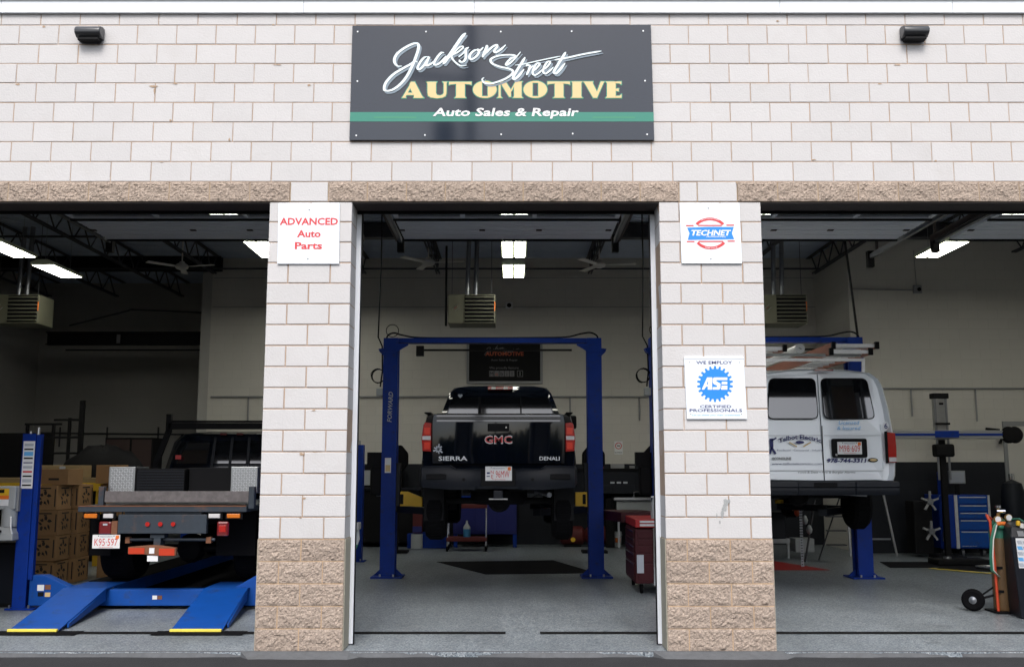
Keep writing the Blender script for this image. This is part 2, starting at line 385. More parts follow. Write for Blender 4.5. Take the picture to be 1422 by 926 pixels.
# steel beam crossing the left recess + soffit
t = thing('steel_beam', 'long black steel beam crossing the dark recess behind the left bay', 'beam', (-8.9, 13.0, 4.47))
mb = bx(-10.7, -7.06, 12.9, 13.1, 4.47, 4.49); mb.box(-10.7, -7.06, 12.9, 13.1, 4.745, 4.765); mb.box(-10.7, -7.06, 12.99, 13.01, 4.49, 4.745); mb.build('flange', 'black', t)
bx(-9.06, -8.98, 12.88, 12.90, 4.50, 4.70).build('tag_plate', 'grey_print', t)
bx(-10.5, -7.06, 13.5, 13.56, 4.40, 4.43).build('rail', 'black', t)
tag(bx(-12.1, -6.60, 12.35, 12.58, 6.10, 6.44).build('girder', 'black'), 'black roof girder over the recess of the left bay', 'girder')
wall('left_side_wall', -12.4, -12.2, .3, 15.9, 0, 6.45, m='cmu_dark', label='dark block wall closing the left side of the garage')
wall('right_side_wall', 12, 12.2, .3, 12.85, 0, 6.45, label='grey block wall closing the right side of the garage')
# corrugated deck
mb = MB(); y = .3; p = []
while y < 15.9:
    p += [(y, 6.45), (y + .075, 6.45), (y + .095, 6.412), (y + .145, 6.412), (y + .165, 6.45)]; y += .165
for i in range(len(p) - 1):
    if p[i] == p[i + 1]: continue
    (a, za), (b, zb) = p[i], p[i + 1]
    mb.add([(-12.3, a, za), (12.1, a, za), (12.1, b, zb), (-12.3, b, zb)], [(0, 1, 2, 3)])
dk = mb.build('roof_deck', 'deck', kind='structure', recalc=False)
bx(-12.6, 12.4, .0, 16.1, 6.47, 6.60).build('roof_slab', 'dark_steel', kind='structure')
# ------------------------------------------------------------------ facade: upper block wall
random.seed(11)
def jitter_block(l, h=C, d=.20, j=.010, m='painted_block'):
    """bevelled block, front at y=0, centred on x, base z=0"""
    x = l / 2 - j / 2; z0, z1 = j / 2, h - j / 2; b = .004; r = lambda: random.uniform(-.0012, .0012)
    v = [(-x + b + r(), 0, z0 + b + r()), (x - b + r(), 0, z0 + b + r()), (x - b + r(), 0, z1 - b + r()), (-x + b + r(), 0, z1 - b + r()),
         (-x, b, z0), (x, b, z0), (x, b, z1), (-x, b, z1), (-x, d, z0), (x, d, z0), (x, d, z1), (-x, d, z1)]
    f = [(0, 1, 2, 3), (0, 4, 5, 1), (1, 5, 6, 2), (2, 6, 7, 3), (3, 7, 4, 0), (4, 8, 9, 5), (5, 9, 10, 6), (6, 10, 11, 7), (7, 11, 8, 4), (8, 11, 10, 9)]
    me = bpy.data.meshes.new('block'); me.from_pydata(v, [], f); me.update(); me.materials.append(M[m]); return me
def split_block(l, h=C, d=.20, m='split_stone', amp=.011):
    x = l / 2 - .0045; z0, z1 = .0045, h - .0045; nx, nz = max(8, int(l / .0125)), 16; v = []; f = []; sd = random.uniform(0, 50)
    for k in range(nz + 1):
        for i in range(nx + 1):
            a = -x + 2 * x * i / nx; c_ = z0 + (z1 - z0) * k / nz
            e = min(1, min(i, nx - i, k, nz - k) * .42 + .12)
            yy = -(.0052 + max(0, (amp + .003) * (.50 + .8 * noise.noise(Vector((a * 13 + sd, c_ * 13, sd))) + .7 * noise.noise(Vector((a * 41 + sd, c_ * 41, 3))) + random.uniform(-.22, .22))) * e)
            v.append((a, yy, c_))
    W = nx + 1
    for k in range(nz):
        for i in range(nx): f.append((k * W + i, k * W + i + 1, (k + 1) * W + i + 1, (k + 1) * W + i))
    n = len(v); v += [(-x, d, z0), (x, d, z0), (x, d, z1), (-x, d, z1)]
    bot = [i for i in range(W)]; top = [nz * W + i for i in range(W)]; lf = [k * W for k in range(nz + 1)]; rt = [k * W + nx for k in range(nz + 1)]
    f += [tuple(bot[::-1] + [n, n + 1]), tuple(top + [n + 2, n + 3]), tuple(lf + [n + 3, n]), tuple(rt[::-1] + [n + 1, n + 2])]
    me = bpy.data.meshes.new('split_block'); me.from_pydata(v, [], f); me.update(); me.materials.append(M[m]); return me
cache = {}
def put_block(kind, l, x, z, parent, h=C, d=.20, j=.010, var=4, dx=.0015):
    key = (kind, round(l, 3), round(h, 3), d, j, random.randrange(var))
    if key not in cache: cache[key] = split_block(l, h, d) if kind == 'split' else jitter_block(l, h, d, j)
    o = bpy.data.objects.new('block' if kind == 'paint' else 'stone_block', cache[key]); col.objects.link(o); o.parent = parent
    off = parent.location
    o.location = (x - off.x + random.uniform(-dx, dx) * .6, random.uniform(-.0018, .0018) - off.y, z - off.z + random.uniform(-dx, dx) * .6)
    o.rotation_euler = (0, random.uniform(-.002, .002), random.uniform(-.002, .002))
    return o
uw = thing('block_wall', 'white painted block wall with tan split-face lintel course above the three bays', 'wall', (0, 0, 21 * C))
P = .3965
for row in range(22, 31):
    z = row * C; h = C if row < 30 else .150
    x0 = (-.791 if row % 2 == 0 else -.602) - 12 * P - P / 2 + (0.0)
    for k in range(-1, 28):
        x = x0 + k * P
        if abs(x) < 5.55: put_block('paint', P, x, z, uw, h=h, j=.0075)
    # beyond the frame, joined
mb = MB()
for row in range(22, 31):
    hh = C if row < 30 else .150; x0 = (-.791 if row % 2 == 0 else -.602) - 12 * P - P / 2
    for k in range(-20, 48):
        x = x0 + k * P
        if abs(x) < 12.2 and (abs(x) >= 5.55 or k < -1 or k >= 28): mb.box(x - P / 2 + .004, x + P / 2 - .004, 0, .20, row * C + .004, row * C + hh - .004)
mb.build('outer_blocks', 'painted_block', uw, kind='stuff')
bx(-12.4, 12.4, .0045, .30, 22 * C - .02, 30 * C + .16).build('mortar_bed', 'mortar', uw)
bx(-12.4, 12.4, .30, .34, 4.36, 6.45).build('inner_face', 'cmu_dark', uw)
def lintel(x0, x1, edge=None):
    n = round((x1 - x0) / P); l = (x1 - x0) / n
    for k in range(n):
        x = x0 + (k + .5) * l
        put_block('split', l, x, 21 * C, uw, var=5)
mb = MB()
for k in range(17):
    for sx, b0_ in ((-1, -2.184 - 9 * P), (1, 2.219 + 9 * P)):
        x = b0_ + sx * (k + .5) * P
        if abs(x) < 12.2 : mb.box(x - P / 2 + .004, x + P / 2 - .004, -.010, .20, 21 * C + .004, 22 * C - .004)
mb.build('outer_stone_course', 'split_stone', uw, kind='stuff')
lintel(-2.184 - 9 * P, -2.184); lintel(-1.808, 1.645); lintel(2.219, 2.219 + 9 * P)
put_block('paint', .376, -1.996, 21 * C, uw, d=.2); put_block('paint', .18, 1.735, 21 * C, uw); put_block('paint', .394, 2.022, 21 * C, uw)
bx(-12.4, 12.4, .0085, .30, 21 * C + .001, 22 * C - .021).build('lintel_mortar', 'lintel_joint', uw); bx(-6.1, -2.19, -.002, .008, 21 * C + .004, 22 * C - .021).build('lintel_joint', 'lintel_joint', uw); bx(-1.80, 1.64, -.002, .008, 21 * C + .004, 22 * C - .021).build('lintel_joint', 'lintel_joint', uw); bx(2.225, 5.8, -.002, .008, 21 * C + .004, 22 * C - .021).build('lintel_joint', 'lintel_joint', uw)
# ------------------------------------------------------------------ piers
def pier(x0, x1, label, odd, even, outer=False):
    t = thing('block_pier', label, 'pier', ((x0 + x1) / 2, .16, 0))
    W = x1 - x0
    bx(x0 + .006, x1 - .006, .007, .312, 5 * C, 21 * C - .003).build('mortar_core', 'mortar', t)
    bx(x0 + .010, x1 - .010, -.0035, .312, .0045, 5 * C).build('stone_mortar', 'mortar_tan', t)
    for row in range(0, 21):
        pat = odd if row % 2 else even; l = W / sum(pat); x = x0
        for q in pat:
            ln = q * l; kind = 'split' if row < 5 else 'paint'
            put_block(kind, ln, x + ln / 2, row * C, t, d=.32 if kind == 'paint' else .30, j=.011, var=4); x += ln
    # smooth returns of the split-face blocks at the jambs
    for xx, s in ((x0, -1), (x1, 1)):
        a, b = sorted((xx - s * .012, xx + s * .004))
        bx(a, b, .012, .315, .0045, 5 * C - .002).build('jamb_return', 'stone_side', t)
    return t
pier(-2.386, -1.566, 'white block pier with rough tan stone base between left and middle bays', (.5, 1, .5), (1, 1))
pier(1.440, 2.448, 'wider white block pier with rough tan stone base between middle and right bays', (1, 1, .5), (.5, 1, 1))
for a, b, lb in ((5.75, 6.25, 'white block pier right of the right bay, just past the frame'), (-12.4, -5.95, 'white block wall left of the left bay, just past the frame'), (9.4, 12.4, 'white block wall at the far right end of the building')):
    t = thing('end_wall', lb, 'wall', ((a + b) / 2, .16, 0)); bx(a + .006, b - .006, .008, .32, .0045, 21 * C - .001).build('mortar_core', 'mortar', t)
    for nm_, m_, r0, r1, pr in (('painted_blocks', 'painted_block', 5, 21, 0), ('stone_blocks', 'split_stone', 0, 5, -.012)):
        mb = MB()
        for row in range(r0, r1):
            x = a - (.2 if row % 2 else 0)
            while x < b:
                xa, xb = max(a, x), min(b, x + .4)
                if xb - xa > .03: mb.box(xa + .005, xb - .005, pr, .318, row * C + .005, row * C + C - .005)
                x += .4
        mb.build(nm_, m_, t, kind='stuff')
# steel soffits, headers and white jamb frames
BAYS = ((-5.95, -2.386, 'left bay'), (-1.566, 1.440, 'middle bay'), (2.448, 5.75, 'right bay'), (6.25, 9.4, 'far right bay'))
for a, b, nm in BAYS:
    t = thing('door_frame', 'white jamb trim and dark steel header around the opening of the ' + nm, 'door frame', ((a + b) / 2, .2, 0), 'door frames')
    bx(a - .02, b + .02, .014, .30, 21 * C - .012, 21 * C - .0005).build('soffit_plate', 'dark_steel', t)
    bx(a - .02, b + .02, .325, .37, 21 * C - .03, 4.62).build('header_seal', 'black', t)
    for xx, s in ((a, 1), (b, -1)):
        x0_, x1_ = sorted((xx - s * .02, xx + s * .040))
        mbj = bx(x0_, x1_, .321, .36, .012, 21 * C - .045); mbj.build('jamb_trim', 'white_trim', t, bevel=.004)
        x0_, x1_ = sorted((xx + s * .041, xx + s * .052))
        bx(x0_, x1_, .335, .35, .005, 21 * C - .045).build('weather_strip', 'black', t)
# fascia at the roof edge
t = thing('roof_fascia', 'white metal fascia trim running along the top of the block wall', 'fascia', (0, -.05, 30 * C + .12))
zf = 30 * C + .118
x = -12.4; 
for k, xx in enumerate((-12.4, -8.2, -5.15, -2.1, -.38, 2.7, 4.44, 7.6, 12.4)[:-1]):
    nx = (-12.4, -8.2, -5.15, -2.1, -.38, 2.7, 4.44, 7.6, 12.4)[k + 1]
    bx(xx + .0015, nx - .0015, -.035, .25, zf, zf + .135).build('fascia_board', 'fascia', t, bevel=.003)
bx(-12.4, 12.4, -.06, .25, zf + .137, zf + .15).build('drip_edge', 'grey', t)
for k in range(8): bx(-12.4 + k * 3.1 + .002, -12.4 + (k + 1) * 3.1 - .002, -.050, .25, zf + .151, zf + .62).build('siding_panel', 'white_trim', t)
# ------------------------------------------------------------------ wall lamps
def wall_lamp(x, z, label):
    t = thing('wall_lamp', label, 'wall lamp', (x, -.08, z), 'wall lamps on the facade')
    prof = [(-.002, -.055), (-.075, -.055), (-.125, -.02), (-.13, .015), (-.105, .05), (-.055, .068), (-.002, .068)]
    mb = MB(); mb.prism([(y, z + q) for y, q in prof], 'x', x - .128, x + .128); mb.build('housing', 'bronze_lamp', t, bevel=.01, smooth=True)
    bx(x - .105, x + .105, -.095, -.01, z - .085, z - .055).build('lens_box', 'black', t, bevel=.006)
    bx(x - .10, x + .10, -.012, .004, z - .06, z + .06).build('back_plate', 'bronze_lamp', t)
wall_lamp(-4.228, 5.985, 'dark half-round wall lamp at the upper left of the facade')
wall_lamp(4.03, 5.993, 'dark half-round wall lamp at the upper right of the facade')

# ------------------------------------------------------------------ signs
def crop_tr(ox, oy, s):   # zoomed crop pixel -> facade metres (homography of the flat sign, measured once)
    c_, s_ = math.cos(.1358), math.sin(.1358)
    def f(cx, cy):
        px, py = ox + cx / s, oy + cy / s; u = (px - 711) / 1360; v = -(py - 463) / 1360
        dy = c_ - v * s_; dz = s_ + v * c_; k = 9.366 / dy
        return u * k, 1.682 + dz * k
    return f
T1 = crop_tr(530, 20, 7.11); T2 = crop_tr(660, 60, 7.11)
JACKSON = [ # (points, half width)
 ([(205, 528), (165, 530), (135, 500), (132, 455), (165, 400), (240, 345), (320, 308), (362, 312), (368, 350), (345, 430), (300, 540), (245, 640), (180, 715), (110, 762), (50, 772), (30, 750), (48, 690), (115, 615), (200, 560), (290, 510), (330, 480), (358, 492)], 9),
 ([(462, 438), (425, 445), (385, 490), (358, 545), (375, 562), (415, 530), (455, 470), (472, 438), (448, 495), (442, 522), (465, 520), (500, 500), (520, 480)], 8),
 ([(620, 400), (590, 400), (550, 445), (522, 495), (530, 517), (560, 510), (610, 470), (640, 430)], 8),
 ([(832, 205), (790, 250), (735, 330), (680, 410), (635, 475), (608, 508)], 11),
 ([(665, 455), (715, 400), (765, 350), (800, 335), (800, 355), (750, 395), (695, 425), (705, 465), (745, 505), (790, 528), (842, 520)], 6),
 ([(862, 345), (835, 365), (832, 400), (832, 450), (810, 485), (780, 488), (768, 468)], 8),
 ([(760, 440), (800, 410), (850, 350)], 5),
 ([(955, 372), (920, 375), (880, 410), (868, 450), (895, 462), (940, 430), (962, 390), (950, 368), (975, 375), (1005, 345)], 8),
 ([(1045, 325), (1030, 365), (995, 445)], 9),
 ([(1000, 435), (1045, 385), (1090, 345), (1135, 322), (1138, 345), (1112, 382), (1130, 395), (1180, 365), (1225, 322)], 8)]
STREET = [
 ([(448, 105), (400, 160), (350, 210), (305, 235), (318, 205), (360, 165), (395, 158), (385, 140), (330, 135), (250, 140), (185, 158), (152, 185), (170, 220), (240, 250), (330, 270), (372, 295), (355, 330), (300, 368), (220, 400), (140, 418), (85, 405), (70, 375), (88, 358)], 8),
 ([(492, 158), (460, 210), (410, 290), (375, 355), (390, 372), (430, 340), (480, 275)], 9), ([(392, 236), (480, 225), (600, 198), (720, 172), (840, 148)], 5),
 ([(500, 245), (515, 235), (540, 245), (530, 280), (505, 335)], 8), ([(520, 300), (548, 262), (575, 240)], 5),
 ([(565, 300), (605, 265), (635, 225), (610, 218), (582, 255), (565, 310), (585, 335), (630, 310), (665, 275)], 7),
 ([(665, 285), (710, 250), (738, 208), (715, 202), (685, 240), (668, 295), (690, 320), (735, 290), (770, 255)], 7),
 ([(892, 108), (865, 150), (815, 230), (775, 300), (795, 318), (835, 280), (885, 215)], 9), ([(780, 186), (900, 165), (1060, 130), (1242, 98)], 8)]
def script_word(strokes, tr, y, mb, wmul=1, dx=0, dy=0):
    for k, (p, hw) in enumerate(strokes):
        ribbon(mb, [(a + dx, b + dy) for a, b in p], lambda t, d, hw=hw: wmul * hw * 1.22 * (.72 + .5 * abs(d.y)) * min(1, .35 + 6 * min(t, 1 - t)), tr, y - k * .00035)
LET = {}
def L1(n, polys): LET[n] = [[(530 + x / 7.11, 20 + yy / 7.11) for x, yy in q] for q in polys]
def L2(n, polys): LET[n] = [[(660 + x / 7.11, 60 + yy / 7.11) for x, yy in q] for q in polys]
def ell(cx, cy, rx, ry, a0, a1, n=14): return [(cx + rx * math.cos(R(a0 + (a1 - a0) * i / n)), cy + ry * math.sin(R(a0 + (a1 - a0) * i / n))) for i in range(n + 1)]
L1('A', [[(290, 682), (330, 682), (400, 820), (420, 840), (318, 840), (325, 826), (275, 722)], [(275, 722), (285, 745), (240, 828), (245, 840), (203, 840), (214, 826)], [(258, 790), (306, 790), (316, 812), (246, 812)]])
L1('U', [[(443, 682), (548, 682), (540, 697), (538, 700), (538, 790), (456, 805), (456, 697)], [(604, 682), (650, 682), (642, 697), (642, 800), (616, 800), (616, 697)],
   [(456, 800), (538, 788), (548, 812), (580, 818), (606, 806), (616, 790), (642, 795), (632, 822), (600, 838), (548, 844), (490, 836), (462, 820)]])
L1('T', [[(668, 682), (888, 682), (888, 712), (870, 706), (826, 702), (730, 702), (686, 706), (668, 712)], [(738, 703), (822, 703), (822, 824), (834, 840), (722, 840), (738, 824)]])
def O(cx, cy): return [[(cx - 26, cy - 66)] + ell(cx, cy, 116, 84, 255, 105) + [(cx - 26, cy + 66)], ell(cx, cy, 116, 84, -75, 75)[::-1] + [(cx + 28, cy - 66), (cx + 28, cy + 66)][:2], [(cx - 26, cy - 80), (cx + 28, cy - 80), (cx + 28, cy - 64), (cx - 26, cy - 64)], [(cx - 26, cy + 64), (cx + 28, cy + 64), (cx + 28, cy + 80), (cx - 26, cy + 80)]]
def O(cx, cy):
    lft = [(cx - 28, cy - 81)] + ell(cx, cy, 116, 84, 256, 104) + [(cx - 28, cy + 81)]
    rgt = [(cx + 30, cy + 81)] + ell(cx, cy, 116, 84, 75, -75) + [(cx + 30, cy - 81)]
    return [lft, rgt, [(cx - 28, cy - 83), (cx + 30, cy - 83), (cx + 30, cy - 66), (cx - 28, cy - 66)], [(cx - 28, cy + 66), (cx + 30, cy + 66), (cx + 30, cy + 83), (cx - 28, cy + 83)]]
L2('O', O(95, 473)); L2('O2', O(592, 473))
L2('M', [[(232, 395), (300, 395), (352, 478), (352, 545), (335, 545), (250, 410)], [(232, 410), (250, 410), (250, 540), (266, 555), (216, 555), (232, 540)], [(352, 478), (398, 395), (466, 395), (456, 408), (456, 540), (470, 555), (370, 555), (384, 540), (384, 440), (352, 500)]])
L2('T2', [[(712, 395), (932, 395), (932, 426), (914, 418), (872, 414), (776, 414), (730, 418), (712, 426)], [(784, 415), (868, 415), (868, 540), (880, 555), (768, 555), (784, 540)]])
L2('I', [[(948, 395), (1056, 395), (1044, 408), (1044, 540), (1058, 555), (944, 555), (958, 540), (958, 408)]])
L2('V', [[(1060, 395), (1160, 395), (1156, 410), (1200, 500), (1200, 555), (1162, 555), (1078, 410)], [(1236, 395), (1272, 395), (1262, 410), (1200, 552), (1190, 520)]])
L2('E', [[(1284, 395), (1382, 395), (1382, 555), (1284, 555), (1298, 540), (1298, 410)], [(1383, 395), (1438, 395), (1438, 424), (1420, 413), (1383, 411)], [(1383, 466), (1412, 462), (1412, 492), (1383, 485)], [(1383, 537), (1422, 535), (1440, 520), (1440, 555), (1383, 555)]])
T0 = crop_tr(0, 0, 1)
t = thing('shop_sign', 'large dark shop sign with script lettering and green band above middle bay', 'sign', (-.1, 0, 4.887))
sg = MB(); sg.prism([(-1.608, 4.887), (1.407, 4.887), (1.396, 6.084), (-1.604, 6.078)], 'y', -.030, -.006); sg.build('panel', 'sign_dark', t)
sg = bx(-1.6075, 1.4055, -.0325, -.0305, 5.075, 5.172); sg.build('green_band', 'band_green', t)
for sx in (-1.37, .80): bx(sx - .0, sx + .42, -.0335, -.0329, 5.112, 5.124).build('faint_stripe', mat('stripe_green', (.03, .235, .12), .4), t)
mb = MB(); script_word(JACKSON, T1, -.0365, mb, 1, 16, 20); script_word(STREET, T2, -.0365, mb, 1, 18, 20); mb.build('script_shadow', 'script_shadow', t, recalc=False)
mb = MB()
for k, (n, polys) in enumerate(LET.items()):
    for q in polys:
        pts = list(q) + [q[0], q[1]]
        for i in range(len(q)):
            a, b = Vector(q[i]), Vector(q[(i + 1) % len(q)]); d = (b - a)
            if d.length < .01: continue
            d.normalize(); nn = Vector((-d.y, d.x)) * 1.05; e = d * .9
            cs = [a - e + nn, b + e + nn, b + e - nn, a - e - nn]
            mb.add([(T0(*c_)[0], -.0332 - .0002 * (i % 3), T0(*c_)[1]) for c_ in cs], [(0, 1, 2, 3)])
mb.build('letter_outline', 'letter_green', t, recalc=False)
def poly_text(LETd, T, y, name, m, parent):
    for n, polys in LETd.items():
        mb = MB()
        for k, q in enumerate(polys):
            mb.add([(T(*c_)[0], y - .0003 * k, T(*c_)[1]) for c_ in q], [tuple(range(len(q)))])
        mb.build(name, m, parent, recalc=False)
poly_text(LET, T0, -.0352, 'letter', 'letter_yellow', t)
mb = MB(); script_word(JACKSON, T1, -.0405, mb); mb.build('script_lettering', 'script_white', t, recalc=False)
mb = MB(); script_word(STREET, T2, -.0405, mb); mb.build('script_lettering', 'script_white', t, recalc=False)
x0s, z0s = T0(703, 157.5)
text('Auto Sales & Repair', x0s, z0s, -.0375, 'white', t, h=.083, w=1.44, shear=.22, off=.022, name='lettering')
mb = MB()
for px, py in ((497.5, 46.5), (592, 46.5), (695.5, 46.5), (793.5, 46), (892.5, 45.5), (497, 115), (895, 114.5), (495.5, 190), (590.5, 189.5), (696, 188.5), (795, 187.5), (898, 188.5)):
    X, Z = T0(px, py); mb2 = MB().cyl((X, -.0305, Z), (X, -.037, Z), .0085, 10); mb2.build('screw', 'white_gloss', t)
# advanced auto parts
def plate_sign(x0, z0, x1, z1, label, slant=.008):
    t = thing('wall_sign', label, 'sign', ((x0 + x1) / 2, 0, z0))
    mb = MB(); mb.prism([(x0 + slant, z0), (x1 + slant, z0), (x1, z1), (x0, z1)], 'y', -.018, -.006); mb.build('panel', 'sign_white', t, bevel=.002)
    return t
t = plate_sign(-2.292, 3.642, -1.690, 4.25, 'white square sign with red words on advanced parts, on left pier')
for s, px, py, wpx in (('ADVANCED', 429.5, 308, 79), ('Auto', 429.5, 325, 32), ('Parts', 429, 341.5, 37)):
    X, Z = T0(px, py); text(s, X, Z, -.0195, 'letter_red', t, h=9.6 / 138.5, w=wpx / 138.5, off=.03)
for px, py in ((430, 292), (428, 360)):
    X, Z = T0(px, py); MB().cyl((X, -.018, Z), (X, -.022, Z), .007, 8).build('screw', 'grey', t)
# technet
TT = crop_tr(930, 275, 9.26)
t = plate_sign(1.643, 3.645, 2.231, 4.25, 'white square sign with blue banner inside a red ring, on right pier')
def arc_band(a0, a1, cx, cy, rx, ry, w0, y, mbx):
    n = 20; L = []
    for i in range(n + 1):
        a = R(a0 + (a1 - a0) * i / n)
        for q in (1, 0):
            X, Z = TT(cx + (rx - w0 * (1 - q)) * math.cos(a), cy - (ry - w0 * (1 - q)) * math.sin(a)); L.append((X, y, Z))
    return mbx.add(L, [(2 * i, 2 * i + 1, 2 * i + 3, 2 * i + 2) for i in range(n)])
mb = MB(); arc_band(38, 142, 512, 460, 235, 202, 36, -.0195, mb); mb.build('ring_arc', 'letter_red', t, recalc=False)
mb = MB(); arc_band(-142, -38, 524, 465, 235, 202, 36, -.0195, mb); mb.build('ring_arc', 'letter_red', t, recalc=False)
mb = MB()
for a, b, yy in ((205, 303, 362), (360, 665, 360), (722, 822, 356), (215, 315, 567), (365, 685, 565), (738, 832, 561)):
    q = [TT(a, yy - 8), TT(b, yy - 8), TT(b, yy + 8), TT(a, yy + 8)]; mb.add([(X, -.0197, Z) for X, Z in q], [(0, 1, 2, 3)])
mb.build('rule_line', 'letter_red', t, recalc=False)
mb = MB(); q = [TT(220, 388), TT(512, 378), TT(818, 380), TT(793, 458), TT(824, 536), TT(524, 540), TT(228, 544), TT(250, 460)]
mb.add([(X, -.0202, Z) for X, Z in q], [tuple(range(8))]); mb.build('banner', 'letter_blue', t, recalc=False)
X, Z = TT(522, 452); text('TECHNET', X, Z, -.0210, 'white', t, h=.054, w=.385, shear=.25, off=.03)
X, Z = TT(595, 503); text('PROFESSIONAL', X, Z, -.0210, 'white', t, h=.015, w=.19, shear=.2, off=.01)
X, Z = TT(512, 282); text('AUTOMOTIVE', X, Z, -.0210, 'sign_white', t, h=.011, w=.17, bend=.016)
X, Z = TT(528, 643); text('SERVICE', X, Z, -.0210, 'sign_white', t, h=.011, w=.12, bend=-.012)
for cx, cy in ((491, 138), (524, 788)):
    X, Z = TT(cx, cy); MB().cyl((X, -.018, Z), (X, -.022, Z), .007, 8).build('screw', 'grey', t)
# certified professionals sign
TA = crop_tr(940, 485, 8.82)
t = plate_sign(1.652, 2.138, 2.225, 2.737, 'white certification sign with blue gear emblem, lower on right pier', .014)
mb = MB(); cx, cy = 462, 426; v = []; n = 22
ctr = TA(cx, cy); mb.v.append((ctr[0], -.0195, ctr[1]))
for k in range(n):
    for da, rr_ in ((-.30, 186), (-.18, 220), (.18, 220), (.30, 186)):
        a = 2 * math.pi * (k + da) / n + math.pi / 2; X, Z = TA(cx + rr_ * math.cos(a), cy - rr_ * math.sin(a)); mb.v.append((X, -.0195, Z))
mb.f = [(0, i, i % (4 * n) + 1) for i in range(1, 4 * n + 1)]
mb.build('gear_emblem', 'letter_blue', t, recalc=False)
def ase(polys):
    mb = MB()
    for k, q in enumerate(polys): mb.add([(TA(*c_)[0], -.0203 - .0003 * k, TA(*c_)[1]) for c_ in q], [tuple(range(len(q)))])
    return mb
ase([[(365, 345), (428, 345), (425, 495), (372, 495), (374, 458), (352, 458), (330, 495), (298, 495)], ]).build('emblem_letter', 'white', t, recalc=False)
ase([[(372, 395), (378, 395), (376, 430), (360, 430)]]).build('letter_gap', 'letter_blue', t, recalc=False).location.y -= .001
ase([[(450, 345), (612, 345), (612, 378), (478, 378), (478, 392), (450, 400), (434, 385), (434, 360)], [(434, 385), (478, 392), (500, 405), (528, 420), (528, 478), (510, 495), (432, 495), (432, 465), (485, 462), (485, 445), (450, 430), (434, 410)],
     [(545, 398), (612, 398), (612, 430), (540, 430)], [(536, 445), (612, 445), (612, 495), (536, 495), (536, 470), (545, 460)]]).build('emblem_letter', 'white', t, recalc=False)
X, Z = TA(452, 163); text('WE EMPLOY', X, Z, -.0200, 'navy', t, h=.030, w=.345, off=.012)
X, Z = TA(470, 700); text('CERTIFIED', X, Z, -.0200, 'navy', t, h=.028, w=.298, off=.012)
X, Z = TA(472, 747); text('PROFESSIONALS', X, Z, -.0200, 'navy', t, h=.028, w=.50, off=.012)
X, Z = TA(476, 803); text('Let us show you their credentials', X, Z, -.0200, 'skyblue', t, h=.016, w=.46, shear=.2)
X, Z = TA(452, 120); bx(X - .285, X + .285, -.0195, -.0185, Z - .003, Z + .003).build('top_line', 'faint_grey', t)
for cx, cy in ((148, 160), (762, 163), (165, 793), (786, 793)):
    X, Z = TA(cx, cy); MB().cyl((X, -.018, Z), (X, -.021, Z), .005, 8).build('screw', 'grey', t)
M['chip'] = mat('chip', (.36, .26, .18), .95, var=.2, vscale=30); M['scuff'] = mat('scuff', (.30, .31, .31), .8, var=.3, vscale=40)
def blob(cx, cz, rx, rz, y, m, parent, nm, seed):
    rr = random.Random(seed); mb = MB(); n = 11
    mb.add([(cx + rx * math.cos(2 * math.pi * k / n) * rr.uniform(.5, 1.1), y, cz + rz * math.sin(2 * math.pi * k / n) * rr.uniform(.5, 1.1)) for k in range(n)], [tuple(range(n))]); return mb.build(nm, m, parent, recalc=False)
TF = crop_tr(0, 0, 2.9625)
for k, (cx, cy, a, b) in enumerate(((632, 356, .05, .012), (637, 372, .012, .04), (1272, 352, .022, .014), (722, 344, .03, .010), (702, 497, .018, .014), (73, 349, .025, .010), (181, 112, .02, .012), (1124, 104, .02, .01), (664, 667, .03, .008), (1140, 268, .06, .006), (944, 575, .010, .02))):
    X, Z = TF(cx, cy); blob(X, Z, a, b, -.0035, 'chip', uw, 'chipped_patch', k)
TF = crop_tr(940, 0, 2.95)
for k, (cx, cy, a, b) in enumerate(((412, 88, .02, .012), (905, 268, .04, .008), (560, 655, .03, .008), (1060, 660, .02, .01), (248, 748, .02, .02), (830, 345, .03, .007))):
    X, Z = TF(cx, cy); blob(X, Z, a, b, -.0035, 'chip', uw, 'chipped_patch', 40 + k)
rpier = [o for o in bpy.data.objects if o.name.startswith('block_pier') and o.location.x > 0][0]
TS = crop_tr(900, 560, 5.145)
for k, (cx, cy, a, b) in enumerate(((556, 705, .035, .035), (545, 745, .028, .05), (530, 790, .016, .045), (512, 845, .008, .018), (575, 700, .02, .02), (490, 800, .006, .03))):
    X, Z = TS(cx, cy); blob(X, Z, a, b, -.0035 - .0003 * k, 'scuff', rpier, 'scuff_mark', 60 + k)
TS = crop_tr(340, 560, 5.144); lpier = [o for o in bpy.data.objects if o.name.startswith('block_pier') and o.location.x < 0][0]
for k, (cx, cy, a, b) in enumerate(((405, 362, .03, .018), (492, 50, .03, .008), (502, 346, .02, .007), (424, 676, .02, .012), (398, 815, .02, .006))):
    X, Z = TS(cx, cy); blob(X, Z, a, b, -.0035, 'chip', lpier, 'chipped_patch', 70 + k)
